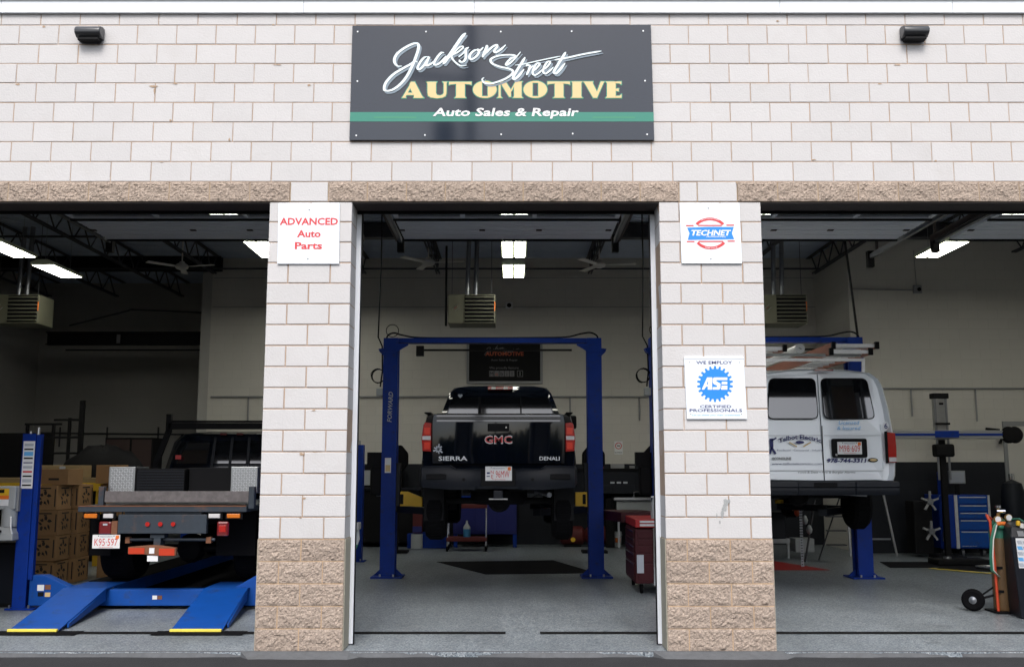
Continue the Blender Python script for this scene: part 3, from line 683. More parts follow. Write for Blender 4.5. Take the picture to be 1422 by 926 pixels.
# ================================================================== INTERIOR: overhead
def ohdoor(a, b, label, stiles):
    t = thing('overhead_door', label, 'garage door', ((a + b) / 2, 2.6, 5.0), 'raised overhead doors')
    W = b - a; y = 4.73
    for k in range(7):
        y1 = y - .012; y0 = y - .61
        if k == 2:      # glazed section
            fr = MB()
            for yy in (y0, y1 - .055): fr.box(a + .02, b - .02, yy, yy + .055, 5.0, 5.045)
            for xx in [a + .02] + [q - .03 for q in stiles] + [b - .08]: fr.box(xx, xx + .06, y0 + .055, y1 - .055, 5.0, 5.045)
            f = fr.build('window_frame', 'door_panel', t)
            xs = [a + .02] + list(stiles) + [b - .02]
            for i in range(len(xs) - 1): bx(xs[i] + .03, xs[i + 1] - .03, y0 + .055, y1 - .055, 5.02, 5.026).build('pane', 'clear_glass', f)
        else:
            pr = []
            mb = bx(a + .02, b - .02, y0, y1, 5.005, 5.045)
            for j in range(4): mb.box(a + .02, b - .02, y0 + .02 + j * .15, y0 + .02 + j * .15 + .10, 4.998, 5.005)
            mb.build('door_section', 'door_panel', t)
        y -= .61
    for yy in (4.71, 3.51, 2.89): bx(a + .0, b - .0, yy - .02, yy + .03, 4.975, 4.996).build('strut', 'black', t)
    for xx in (a + .05, (a + b) / 2 - .35, (a + b) / 2 + .45, b - .1):
        for yy in (4.12, 3.52): bx(xx - .04, xx + .04, yy - .03, yy + .03, 4.985, 4.997).build('hinge', 'dark_steel', t)
for (a, b, nm), (da, db), st in zip(BAYS, ((-5.95, -2.34), (-1.60, 1.46), (2.42, 5.66), (6.42, 9.4)), ((-4.75, -3.55), (-.66, .30), (3.5, 4.6), (7.4, 8.4))):
    ohdoor(da, db, 'raised pale overhead door under the ceiling of the ' + nm, st)
def track(x, y1, label, side):
    t = thing('door_track', label, 'door track', (x, .4, 4.9), 'door tracks')
    mb = MB(); pts = [(x, .42, .02), (x, .42, 4.35), (x, .50, 4.70), (x, .75, 4.93), (x, 1.1, 5.03), (x, y1, 5.03)]
    for p, q in zip(pts, pts[1:]): mb.bar(p, q, .05, .07)
    mb.build('rail', 'galv', t)
    bx(x + side * .06 - .015, x + side * .06 + .015, 1.2, y1 + .05, 5.02, 5.11).build('angle_iron', 'dark_steel', t)
    for yy in (2.2, y1 - .1):
        MB().bar((x + side * .06, yy, 5.1), (x + side * .06, yy, 6.4), .035).build('hanger', 'dark_steel', t)
    bx(x - .05, x + .05, y1, y1 + .10, 4.86, 5.12).build('bumper_stop', 'black', t)
track(-1.66, 4.9, 'galvanised door track left side of the middle bay', -1); track(1.54, 4.9, 'galvanised door track right side of the middle bay', 1)
track(-6.0, 4.9, 'door track on the far side of the left bay', -1); track(-2.28, 4.9, 'door track behind the left pier, left bay', 1)
track(2.36, 4.9, 'door track behind the right pier, right bay', -1); track(5.75, 6.0, 'long door track crossing the upper right of the right bay', 1)
track(6.32, 4.9, 'second door track right of the right bay', -1)
# bar joists
def joist(x, y0, y1, label, zt=6.40, zb=5.96):
    t = thing('bar_joist', label, 'joist', (x, (y0 + y1) / 2, zb), 'bar joists under the roof deck')
    bx(x - .05, x + .05, y0, y1, zt - .012, zt).build('top_chord', 'joist', t)
    mb = bx(x - .045, x - .012, y0, y1 - .4, zb, zb + .035); mb.box(x + .012, x + .045, y0, y1 - .4, zb, zb + .035); mb.build('bottom_chord', 'joist', t)
    mb = MB(); y = y0 + .1; up = False; n = 0
    while y < y1 - .6:
        a = (x, y, zb + .02 if not up else zt - .01); y += .38; up = not up; b = (x, y, zb + .02 if not up else zt - .01)
        mb.tube([a, b], .016, 5, cap=False)
    mb.build('web_rods', 'joist', t, kind='stuff')
JX = [-11.7, -10.0, -8.35, -6.65, -4.98, -3.3, -1.65, .04, 1.74, 3.4, 5.1, 6.75, 8.4, 10.1]
nmz = ['at the far left end', 'second from the far left end', 'third from the far left end', 'carrying the left ceiling fan', 'over the middle of the left bay', 'over the right edge of the left bay', 'carrying the fan left of the pickup', 'above the centre row of lights', 'carrying the fan right of the pickup', 'above the van', 'over the right part of the van bay', 'at the wall corner in the right bay', 'past the lit fixture in the right bay', 'at the far right end']
for x, q in zip(JX, nmz): joist(x, .4, 15.5 if x < -6.9 else (12.55 if x < 6.8 else 10.35), 'dark open-web roof joist ' + q)
for i, (yy, z, nm2) in enumerate(((5.6, 6.0, 'nearest of the'), (8.6, 6.0, 'middle one of the'), (11.6, 6.0, 'rearmost of the'))):
    mb = MB().bar((-12, yy, z - .03), (12 if yy < 10 else 6.8, yy, z - .03), .035); tag(mb.build('bridging_bar', 'joist'), nm2 + ' thin dark bridging bars under the joists', 'brace', 'bridging bars')
o = bx(-6.8, 12, 9.15, 9.32, 6.08, 6.10).box(-6.8, 12, 9.15, 9.32, 6.36, 6.38).box(-6.8, 12, 9.228, 9.242, 6.10, 6.36).build('girder', 'joist'); tag(o, 'dark steel roof girder crossing over the rear of the bays', 'girder')
# fluorescent fixtures
def fixture(x, y, label, first=None, z=5.27):
    if first: return copy_tree(first, None, (x, y, z), label)
    t = thing('ceiling_light', label, 'ceiling light', (0, 0, 0), 'fluorescent ceiling lights')
    mb = MB(); mb.prism([(-.21, 0), (.21, 0), (.21, .05), (.10, .10), (-.10, .10), (-.21, .05)], 'y', -.61, .61); mb.build('housing', 'lens_frame', t)
    for s in (-1, 1): bx(s * .105 - .082, s * .105 + .082, -.57, .57, -.006, -.001).build('lens', 'lens_light', t)
    for yy in (-.5, .5): MB().tube([(0, yy, .10), (0, yy, 1.12)], .004, 4).build('hanging_wire', 'galv', t)
    t.location = (x, y, z); return t
LN = {'-7.8': 'left edge row', '-4.05': 'left bay row beside the pier', '.03': 'centre row of the middle bay', '3.6': 'row above the van', '6.85': 'row right of the van'}
f0 = None
for x in (-8.4, -4.12, .03, 3.6, 7.15, 10.2):
    for j, y in enumerate((4.75, 6.6, 8.42, 10.4)):
        if x < -5 and j == 3: continue
        if x > 6 and j in (2, 3): continue
        if abs(x - 3.6) < .1 and j == 3: continue
        nm2 = {-8.4: 'of the row at the left edge', -4.12: 'of the row left of the left pier', .03: 'of the centre row over the pickup', 3.6: 'of the row over the van', 7.15: 'of the row right of the van', 10.2: 'of the row at the far right'}[x]
        lb = ('nearest', 'second', 'third', 'rearmost')[j] + ' twin-panel fluorescent light ' + nm2
        if x == .03 and j == 3: continue
        o = fixture(x, y, lb, f0); f0 = f0 or o
# ceiling fans
def fan(x, y, label, first=None, rot=0):
    if first:
        c = copy_tree(first, None, (x, y, 5.62), label); c.rotation_euler.z = rot; return c
    t = thing('ceiling_fan', label, 'ceiling fan', (0, 0, 0), 'white ceiling fans')
    MB().lathe([(.0, .02), (.11, .02), (.13, .05), (.12, .10), (.06, .14), (.045, .17), (0, .17)], (0, 0, 0), n=18).build('motor', 'fan_white', t, smooth=True)
    MB().lathe([(.0, .0), (.06, .0), (.08, .02), (0, .02)], (0, 0, 0), n=18).build('hub_cap', 'fan_white', t, smooth=True)
    MB().cyl((0, 0, .17), (0, 0, .62), .014, 8).build('rod', 'fan_white', t)
    MB().lathe([(.02, .60), (.055, .60), (.06, .74), (.0, .74)], (0, 0, 0), n=14).build('canopy', 'fan_white', t, smooth=True)
    for k in range(3):
        a = R(-10 + 120 * k); u = Vector((math.cos(a), math.sin(a), 0)); v = Vector((-u.y, u.x, 0))
        mb = MB(); mb.loft([[u * r + v * s * w2 + Vector((0, 0, .055 + dz + s * .006)) for s, dz in ((-1, 0), (1, 0), (1, .012), (-1, .012))] for r, w2 in ((.12, .03), (.22, .055), (.72, .065))])
        mb.build('blade', 'fan_white', t)
    t.location = (x, y, 5.62); t.rotation_euler.z = rot; return t
fn = fan(-1.65, 9.6, 'white three-blade ceiling fan left of the pickup')
fan(1.74, 9.8, 'white three-blade ceiling fan right of the pickup', fn, R(4))
fan(-6.65, 10, 'white three-blade ceiling fan over the left bay', fn, R(-6))
# unit heaters
def heater(x, label, first=None):
    if first: return copy_tree(first, None, (x, 9.05, 4.39), label)
    t = thing('unit_heater', label, 'heater', (0, 0, 0), 'hanging unit heaters')
    bx(-.45, .45, 0, .62, 0, .56).build('cabinet', 'heater', t, bevel=.01)
    bx(-.13, .43, -.012, -.001, .03, .54).build('louver_back', 'black', t)
    for k in range(7): MB().bar((-.13, -.02, .065 + k * .073), (.43, -.02, .065 + k * .073), .045, .018).build('louver', 'heater', t)
    for dx in (-.08, .08):
        MB().tube([(-.02 + dx, .3, .56), (.02 + dx, .3, 1.95)], .045, 12).build('vent_pipe', 'galv', t, smooth=True)
    for dx in (-.38, .38): MB().tube([(dx, .1, .56), (dx, .1, 1.98)], .006, 5).build('hanging_rod', 'joist', t)
    MB().tube([(-.50, .2, -.02), (-.50, .2, 1.55)], .022, 8).build('gas_pipe', 'black', t)
    mb = MB(); mb.bar((-.37, -.006, .27), (-.27, -.006, .37), .022, .004); mb.bar((-.31, -.006, .23), (-.23, -.006, .31), .022, .004); mb.build('logo_mark', 'grey', t)
    MB().bar((-.33, -.010, .28), (-.28, -.010, .33), .018, .004).build('logo_dot', 'red', t)
    bx(.432, .452, -.004, .0, .25, .42).build('warning_strip', 'orange', t)
    t.location = (x, 9.05, 4.39); return t
h0 = heater(-.77, 'olive louvred unit heater hanging over the pickup')
heater(-9.47, 'olive louvred unit heater at the left edge', h0)
heater(5.17, 'olive louvred unit heater over the van', h0)
# wall things
t = thing('wall_speaker', 'small white square box with round dark speaker on the back wall', 'speaker', (-.065, 12.56, 5.24))
bx(-.145, .015, 12.54, 12.59, 5.245, 5.395).build('housing', 'white', t, bevel=.01); MB().cyl((-.065, 12.539, 5.32), (-.065, 12.53, 5.32), .05, 14).build('cone', 'black', t)
def conduit(name, pts, r, label, m='grey', drops=()):
    t = thing(name, label, 'conduit', pts[0])
    MB().tube(pts, r, 7).build('pipe', m, t)
    for x, z0, z1, yy in drops: MB().tube([(x, yy, z0), (x, yy, z1)], r, 6).build('drop_pipe', m, t)
conduit('wall_conduit', [(-6.75, 12.56, 3.25), (6.8, 12.56, 3.25)], .018, 'thin conduit with drops along the back wall behind the pickup', drops=[(x, 2.72, 3.25, 12.56) for x in (-5.9, -2.85, 1.30, 2.85, 4.5)])
conduit('wall_conduit', [(7.0, 10.37, 3.26), (11.8, 10.37, 3.26)], .018, 'thin conduit along the wall behind the right bay', drops=[(7.25, 1.8, 3.0, 10.37), (8.05, 2.7, 3.26, 10.37), (9.35, 2.6, 3.26, 10.37)])
conduit('wall_conduit', [(6.92, 10.37, 5.30), (8.26, 10.37, 5.27)], .012, 'upper conduit leading to the small box on the right wall')
conduit('wall_conduit', [(-12, 15.66, 2.55), (-7.1, 15.66, 2.50)], .022, 'dark air line along the deep wall of the left bay', m='joist', drops=[(-11.5, 2.2, 2.7, 15.66), (-10.3, 2.2, 2.7, 15.66), (-9.0, 2.2, 2.7, 15.66)])
t = thing('junction_box', 'small grey box on the right wall under the light', 'junction box', (8.3, 10.37, 5.2))
bx(8.21, 8.37, 10.32, 10.39, 5.20, 5.37).build('housing', 'grey', t, bevel=.008); MB().cyl((8.31, 10.32, 5.28), (8.31, 10.30, 5.28), .04, 12).build('knob', 'black', t)
MB().tube([(8.28, 10.37, 5.37), (8.26, 10.37, 6.1)], .008, 5).build('cable', 'grey', t)
conduit('wall_conduit', [(-10.3, 13.2, 4.95), (-8.95, 13.2, 5.30), (-8.9, 13.2, 5.33), (-7.1, 13.2, 5.25)], .02, 'dark pipe above the black beam of the left recess', m='joist')
# no smoking sign
t = thing('prohibition_sign', 'small white sign with red prohibition circle on the back wall right of the lift', 'sign', (2.37, 12.58, 1.98))
bx(2.28, 2.465, 12.585, 12.591, 1.97, 2.26).build('panel', 'white', t)
mb = MB(); n = 24
for k in range(n):
    a0, a1 = 2 * math.pi * k / n, 2 * math.pi * (k + 1) / n
    mb.add([(2.372 + r * math.cos(a), 12.5835, 2.16 + r * math.sin(a)) for a, r in ((a0, .075), (a1, .075), (a1, .058), (a0, .058))], [(0, 1, 2, 3)])
mb.bar((2.325, 12.583, 2.21), (2.42, 12.583, 2.11), .014, .002); mb.build('red_ring', 'letter_red', t, recalc=False)
bx(2.335, 2.41, 12.581, 12.5835, 2.15, 2.17).build('cigarette', 'black', t); text('NO SMOKING', 2.372, 2.015, 12.583, 'black', t, h=.035, w=.155)
# framed interior sign
t = thing('framed_sign', 'black framed sign with script and orange lettering on the back wall', 'sign', (-.17, 12.5, 3.58))
bx(-1.02, .69, 12.54, 12.59, 3.54, 4.54).build('frame', 'grey', t, bevel=.01); bx(-.965, .635, 12.533, 12.539, 3.60, 4.49).build('panel', 'black', t)
TI = lambda ox, oz: (lambda a, b: (ox + a, oz + b))
def TIN(base, s, mx, mz, ang=0):   # facade script scaled into the small sign
    def f(cx, cy):
        X, Z = base(cx, cy); return (mx + (X + .1) * s, mz + (Z - 5.6) * s)
    return f
mb = MB(); script_word(JACKSON, TIN(T1, .36, -.19, 4.26), 12.530, mb, 1.15); script_word(STREET, TIN(T2, .36, -.19, 4.26), 12.530, mb, 1.15); mb.build('script_lettering', 'grey_print', t, recalc=False)
text('AUTOMOTIVE', -.17, 4.215, 12.529, 'orange_print', t, h=.085, w=.86, off=.03)
text('Auto Sales & Repair', -.17, 4.075, 12.529, 'grey_print', t, h=.045, w=.60)
text('We proudly feature', -.18, 3.90, 12.529, 'grey_print', t, h=.055, w=.66)
for k, ch in enumerate('Mobil'):
    x = -.46 + k * .115; bx(x - .052, x + .052, 12.530, 12.532, 3.70, 3.83).build('letter_tile', 'grey_print', t); text(ch, x, 3.765, 12.528, 'orange_print' if ch == 'o' else 'black', t, h=.09)
bx(.115, .245, 12.530, 12.532, 3.695, 3.835).build('letter_tile', 'grey_print', t); bx(.125, .235, 12.5285, 12.5295, 3.705, 3.825).build('tile_face', 'black', t); text('1', .18, 3.765, 12.527, 'grey', t, h=.09)

# ================================================================== LIFTS
def lift2(x0, x1, y, label, plate=True):
    cx = (x0 + x1) / 2; t = thing('two_post_lift', label, 'car lift', (cx, y, 0))
    for s, x in ((1, x0), (-1, x1)):
        # C-section column open towards the car
        bk = x - s * .11
        mb = MB(); mb.prism([(x - s * .115, y - .135), (x + s * .115, y - .135), (x + s * .115, y - .128), (x + s * .115, y - .06), (x + s * .103, y - .06), (x + s * .103, y - .123), (x - s * .103, y - .123), (x - s * .103, y + .123), (x + s * .103, y + .123), (x + s * .103, y + .06), (x + s * .115, y + .06), (x + s * .115, y + .135), (x - s * .115, y + .135)], 'z', .02, 3.72)
        p = mb.build('column', 'blue', t)
        if s == 1:
            o = text('FORWARD', x0 + .005, 2.63, y - .138, 'greyplastic', t, h=.07, w=.47, rotz=R(88), shear=.2, off=.02)
            bx(x - .06, x + .035, y - .1385, y - .1365, 1.60, 1.83).build('label_plate', 'white', t); bx(x - .05, x + .025, y - .1395, y - .1388, 1.62, 1.72).build('label_print', 'letter_yellow', t)
        mb = bx(x - .24, x + .24, y - .25, y + .22, .004, .024); mb.build('base_plate', 'blue', t)
        for gx in (-1, 1):
            mb = MB(); mb.prism([(x + gx * .116, .024), (x + gx * .23, .024), (x + gx * .116, .13)], 'y', y + .02, y + .035); mb.build('gusset', 'blue', t)
        for bxx in (-.17, .17):
            mb = MB(); mb.cyl((x + bxx * .6, y - .19, .024), (x + bxx * .6, y - .19, .06), .016, 6); mb.build('anchor_bolt', 'steel', t)
        bx(x + s * .02, x + s * .17, y - .10, y + .10, 1.00, 1.75).build('carriage', 'bumper_dark', t)
        # arm cover / bracket in yellow
        a, b = sorted((x + s * .20, x + s * .46))
        mb = MB()
        if s == 1: mb.prism([(x + .19, 1.08), (x + .53, 1.08), (x + .53, 1.22), (x + .30, 1.31), (x + .19, 1.31)], 'y', y - .17, y - .05)
        else: mb.prism([(x - .32, 1.08), (x - .14, 1.08), (x - .14, 1.30), (x - .32, 1.30)], 'y', y - .17, y - .05)
        c_ = mb.build('arm_cover', 'yellow', t, bevel=.006)
        hx = x + (.215 if s == 1 else -.185)
        bx(hx - .025, hx + .025, y - .176, y - .1705, 1.12, 1.27).build('slot_mark', 'black', c_)
        # swing arms
        for q in (-1, 1):
            mb = MB().bar((x + s * .18, y + q * .06, 1.04), (x + s * .95, y + q * 1.15, 1.04), .12, .10); arm = mb.build('swing_arm', 'bumper_dark', t)
            MB().lathe([(0, 0), (.07, 0), (.07, .06), (0, .06)], (x + s * .95, y + q * 1.15, 1.09), n=12).build('pad', 'yellow' if q > 0 else 'rubber', arm)
    # overhead beam and cable cover
    mb = bx(x0 - .1, x1 + .1, y - .09, y + .09, 3.648, 3.722); mb.build('top_beam', 'blue', t)
    for s, x in ((1, x0), (-1, x1)):
        mb = MB(); mb.prism([(x - s * .115, 3.63), (x + s * .28, 3.63), (x + s * .28, 3.60), (x + s * .19, 3.55), (x + s * .116, 3.50), (x - s * .115, 3.50)], 'y', y - .142, y - .136); mb.build('head_bracket', 'blue', t); mb = MB(); mb.prism([(x - s * .117, 3.56), (x - s * .20, 3.55), (x - s * .18, 3.50), (x - s * .117, 3.44)], 'y', y - .10, y + .06); mb.build('pulley_ear', 'blue', t)
    bx(x0 + .45, x1 - .35, y - .06, y - .03, 3.52, 3.55).build('shutoff_bar', 'black', t)
    bx(x0 + .40, x0 + .52, y - .10, y - .0, 3.44, 3.60).build('limit_switch', 'black', t)
    hp = [(x0 - .08, y - .1, 3.66), (x0 - .05, y - .12, 3.76), (x0 + .05, y - .12, 3.80), (x0 + .18, y - .12, 3.765), (x0 + .45, y - .05, 3.735), (x0 + 1.2, y - .05, 3.73), (x1 - 1.0, y - .05, 3.735), (x1 - .45, y - .05, 3.745), (x1 - .2, y - .12, 3.79), (x1 - .05, y - .12, 3.805), (x1 + .05, y - .12, 3.75), (x1 + .06, y - .1, 3.66)]
    MB().tube([tuple(q) for q in catmull(hp, 5)], .014, 7).build('hydraulic_hose', 'black', t, smooth=True)
    a = [(x0 + .0 + .10 * math.cos(k / 3), y + .05, 3.86 + .10 * math.sin(k / 3)) for k in range(20)]
    MB().tube(a, .007, 5).build('cable_loop', 'black', t)
    # power cable with drop from the ceiling
    MB().tube([(x0 - .20, y, 6.4), (x0 - .19, y, 5.0), (x0 - .22, y, 3.75), (x0 - .15, y - .02, 3.6), (x0 - .14, y - .02, 3.2), (x0 - .17, y - .02, 2.95)], .012, 6).build('power_cable', 'black', t)
    a = [(x0 - .215 + (.105 + .008 * (k % 7 == 0)) * math.cos(k / 2.5), y - .04 + .004 * k, 3.13 + .11 * math.sin(k / 2.5)) for k in range(44)]
    MB().tube(a, .0075, 5).build('cable_coil', 'black', t)
    bx(x0 - .22, x0 - .116, y - .12, y - .0, 2.80, 2.92).build('switch_box', 'greyplastic', t, bevel=.01)
    mb = bx(x0 - .36, x0 - .116, y + .0, y + .15, 1.70, 1.92); mb.build('motor', 'black', t); mb = bx(x0 - .30, x0 - .116, y - .02, y + .2, 1.25, 1.70); mb.build('oil_tank', 'black', t, bevel=.03)
    return t
lift2(-1.925, 1.305, 6.2, 'blue two-post lift holding the raised black pickup in the middle bay')
lift2(2.30, 5.42, 6.1, 'blue two-post lift holding the raised white van in the right bay')
tag(MB().tube([(5.50, 6.05, 3.62), (5.42, 6.05, 4.6), (5.33, 6.05, 5.6), (5.30, 6.05, 6.4)], .02, 6).build('power_cord', 'black'), 'black cord dropping from the ceiling to the van lift', 'cord')
# round black shop items behind right lift post
for x, rx, lb in ((1.64, .23, 'black octagonal hub just right of the pickup lift post'), (2.90, .26, 'black octagonal hub at the right jamb of the middle bay'), (-2.32, .23, 'black octagonal hub behind the left post of the pickup lift')):
    t = thing('camera_head', lb, 'equipment', (x, 10.5, 0), 'dark alignment heads by the rear counter')
    mb = MB(); mb.prism([(x + rx * math.cos(R(22.5 + 45 * k)) * 1.08, 1.85 + .30 * math.sin(R(22.5 + 45 * k))) for k in range(8)], 'y', 10.45, 10.6); mb.build('disc', 'rubber', t, bevel=.03)
    bx(x - .05, x + .05, 10.5, 10.6, .05, 1.6).build('stand', 'black', t); bx(x - .25, x + .25, 10.35, 10.75, .004, .05).build('foot', 'black', t)

# four-post lift in the left bay
PX0, PX1, PY0, PY1 = -5.86, -2.82, 2.75, 8.7
t = thing('four_post_lift', 'blue four-post drive-on lift with ramps under the flatbed truck', 'car lift', ((PX0 + PX1) / 2, (PY0 + PY1) / 2, 0))
for x, s in ((PX0, 1), (PX1, -1)):
    for y in (PY0, PY1):
        mb = MB(); W2 = .11
        mb.prism([(x - s * W2, y - .10), (x + s * .05, y - .10), (x + s * .05, y - .088), (x - s * (W2 - .012), y - .088), (x - s * (W2 - .012), y + .088), (x + s * .05, y + .088), (x + s * .05, y + .10), (x - s * W2, y + .10)], 'z', .02, 2.09)
        p = mb.build('post', 'blue', t)
        bx(*sorted((x + s * .055, x + s * .11)), y - .09, y - .06, .35, 2.08).build('guide_rail', 'blue', p)
        mb = bx(x - .17, x + .17, y - .15, y + .15, .004, .022); mb.build('base_plate', 'blue', p)
        for dx in (-.13, .10): MB().cyl((x + dx, y - .12, .022), (x + dx, y - .12, .06), .012, 6).build('anchor_bolt', 'steel', p)
        MB().cyl((x + .03, y, 2.08), (x + .03, y, 2.17), .02, 8).build('rod_end', 'steel', p); MB().cyl((x - .04, y - .05, 2.08), (x - .04, y - .05, 2.12), .018, 8).build('rod_nut', 'steel', p)
        if x == PX0 and y == PY0:
            bx(x - .095, x + .045, y - .104, y - .101, 1.43, 2.0).build('decal_strip', 'white', t)
            for k, (h_, m_) in enumerate(((.03, 'faint_grey'), (.018, 'black'), (.05, 'skyblue'), (.018, 'black'), (.012, 'navy'), (.03, 'faint_grey'), (.02, 'letter_red'), (.018, 'black'), (.04, 'faint_grey'), (.018, 'black'))):
                z = 1.955 - k * .054; bx(x - .08, x + .03, y - .1055, y - .1045, z - h_ / 2, z + h_ / 2).build('decal_print', m_, t)
for y in (PY0, PY1):
    mb = MB(); q = y
    mb.prism([(PX0 + .07, .045), (PX1 - .07, .045), (PX1 - .07, .40), (PX1 - .25, .40), (PX1 - .55, .235), (PX0 + .62, .235), (PX0 + .25, .40), (PX0 + .07, .40)], 'y', q - .07, q + .07)
    cb = mb.build('crossbeam', 'ramp_blue', t, bevel=.006)
    if y == PY0:
        bx(PX0 + .17, PX0 + .25, y - .0735, y - .0712, .22, .29).build('decal', 'white', cb); bx(PX0 + .26, PX0 + .33, y - .0735, y - .0712, .235, .29).build('decal', 'rust', cb)
        bx(PX0 + .18, PX0 + .25, y - .0735, y - .0712, .155, .205).build('decal', 'black', cb); bx(PX0 + .265, PX0 + .33, y - .0735, y - .0712, .15, .20).build('decal', 'letter_yellow', cb)
        bx(-4.305, -4.25, y - .0735, y - .0712, .12, .165).build('decal', 'white', cb); bx(-4.245, -4.19, y - .0735, y - .0712, .12, .165).build('decal', 'rust', cb)
for a, b in ((-5.33, -4.82), (-3.66, -3.14)):
    mb = bx(a, b, 2.58, 9.0, .245, .262); mb.box(a, a + .04, 2.9, 8.6, .12, .245); mb.box(b - .04, b, 2.9, 8.6, .12, .245); rw_ = mb.build('runway', 'ramp_blue', t); bx(a + .01, b - .01, 3.25, 8.95, .2625, .268).build('runway_shade', 'rubber', rw_)  # near-black top strip paints in the shade the truck casts on the runway
for (a, b, a2, b2) in ((-5.19, -4.68, -5.33, -4.82), (-3.52, -2.99, -3.66, -3.14)):
    mb = MB(); mb.loft([[(a, 1.06, .010), (b, 1.06, .010), (b, 1.06, .022), (a, 1.06, .022)], [(a2, 2.57, .24), (b2, 2.57, .24), (b2, 2.57, .262), (a2, 2.57, .262)]])
    for q, q2 in ((a, a2), (b - .02, b2 - .02)): mb.loft([[(q, 1.3, .010), (q + .02, 1.3, .010), (q + .02, 1.3, .05), (q, 1.3, .05)], [(q2, 2.57, .12), (q2 + .02, 2.57, .12), (q2 + .02, 2.57, .24), (q2, 2.57, .24)]])
    rp = mb.build('ramp', 'ramp_blue', t)
    bx(a, b, 1.015, 1.058, .010, .036).build('yellow_edge', 'yellow_line', rp, bevel=.004)
    bx(a - .14, b + .26, .84, 1.09, .0075, .0095).build('rubber_strip', 'rubber', rp)
# power unit on the left front post
t = thing('lift_power_unit', 'grey lift control box with yellow orange label and white oil tank at the left edge', 'lift power unit', (-6.06, 2.62, .85))
bx(-6.19, -5.965, 2.56, 2.72, 1.18, 1.46).build('control_box', 'greyplastic', t, bevel=.015); bx(-5.975, -5.945, 2.6, 2.7, 1.16, 1.44).build('mount', 'grey', t)
bx(-6.178, -6.045, 2.552, 2.558, 1.35, 1.43).build('label_yellow', 'yellow', t); bx(-6.178, -6.045, 2.552, 2.558, 1.305, 1.348).build('label_orange', 'orange', t); bx(-6.178, -6.045, 2.552, 2.558, 1.225, 1.303).build('label_white', 'white', t)
bx(-6.16, -6.10, 2.549, 2.553, 1.38, 1.42).build('label_icon', 'black', t)
MB().cyl((-6.06, 2.64, .98), (-6.06, 2.64, 1.20), .09, 16).build('motor', 'greyplastic', t, smooth=True)
mb = MB(); mb.loft([[(-6.24, 2.5, .82), (-5.94, 2.5, .82), (-5.94, 2.78, .82), (-6.24, 2.78, .82)], [(-6.23, 2.51, .90), (-5.95, 2.51, .90), (-5.95, 2.77, .90), (-6.23, 2.77, .90)], [(-6.16, 2.56, .98), (-6.0, 2.56, .98), (-6.0, 2.72, .98), (-6.16, 2.72, .98)]]); mb.build('oil_tank', 'greyplastic', t, bevel=.012)
MB().cyl((-6.09, 2.50, .93), (-6.09, 2.47, .94), .015, 10).build('cap', 'black', t)
MB().tube([(-6.0, 2.55, 1.1), (-5.97, 2.5, .98), (-5.96, 2.52, .9)], .01, 6).build('hose', 'white', t)
t = thing('parts_cabinet', 'dark cabinet below the oil tank at the left edge', 'cabinet', (-6.4, 3.0, 0))
bx(-6.95, -6.0, 2.85, 3.2, .005, .78).build('body', 'black', t, bevel=.01); bx(-6.9, -6.5, 2.843, 2.849, .05, .74).build('door', 'bumper_dark', t); bx(-6.46, -6.05, 2.843, 2.849, .05, .74).build('door', 'bumper_dark', t)
# ================================================================== VEHICLES
def wheel(parent, x, y, z, r, w, side):
    """side = +1: outer face towards +x"""
    prof = [(r * .62, -w / 2), (r * .90, -w / 2), (r, -w * .32), (r, w * .32), (r * .90, w / 2), (r * .62, w / 2)]
    t = MB().lathe(prof, (x, y, z), 'x', 32).build('tyre', 'rubber', parent, smooth=True)
    mb = MB()
    for k in range(40):
        a = 2 * math.pi * k / 40; mb.obox((x, y + math.cos(a) * r, z + math.sin(a) * r), (w * .3, 0, 0), (0, -math.sin(a) * r * .05, math.cos(a) * r * .05), (0, math.cos(a) * .005, math.sin(a) * .005))
    mb.build('tread', 'rubber', t, kind='stuff')
    rm = MB().lathe([(0, side * w * .15), (r * .15, side * w * .32), (r * .5, side * w * .22), (r * .62, side * w * .45), (r * .62, -side * w * .45), (r * .5, -side * w * .2), (0, -side * w * .1)], (x, y, z), 'x', 24).build('rim', 'steel', parent, smooth=True)
    return t
def licence(x0, x1, z0, z1, y, txt, parent, m='plate_red'):
    mb = bx(x0, x1, y - .006, y, z0, z1); p = mb.build('licence_plate', 'plate_white', parent, bevel=.004)
    cx, cz = (x0 + x1) / 2, (z0 + z1) / 2; w_, h_ = x1 - x0, z1 - z0
    if txt == 'N96MW':
        text('96MW', cx + w_ * .15, cz - h_ * .03, y - .0085, m, p, h=h_ * .50, w=w_ * .52); text('N', cx - w_ * .24, cz + h_ * .10, y - .0085, m, p, h=h_ * .24); text('E', cx - w_ * .24, cz - h_ * .20, y - .0085, m, p, h=h_ * .26)
        bx(cx - w_ * .44, cx - w_ * .33, y - .0080, y - .0070, cz - h_ * .02, cz + h_ * .10).build('plate_logo', 'navy', p); bx(cx - w_ * .45, cx - w_ * .33, y - .0080, y - .0070, cz - h_ * .22, cz - h_ * .16).build('plate_logo', 'navy', p)
    else: text(txt, cx, cz - h_ * .02, y - .0085, m, p, h=h_ * .54, w=w_ * .84)
    text('MASSACHUSETTS', cx, z1 - h_ * .13, y - .0085, 'navy', p, h=h_ * .09, w=w_ * .45); text('The Spirit of America', cx, z0 + h_ * .10, y - .0085, 'plate_red', p, h=h_ * .08, w=w_ * .5)
    bx(x1 - w_ * .16, x1 - w_ * .04, y - .0080, y - .0070, z1 - h_ * .28, z1 - h_ * .04).build('sticker', 'orange', p)
    for xx in (x0 + w_ * .22, x1 - w_ * .22): MB().cyl((xx, y - .006, z1 - h_ * .08), (xx, y - .011, z1 - h_ * .08), .006, 8).build('plate_screw', 'black', p)
    return p
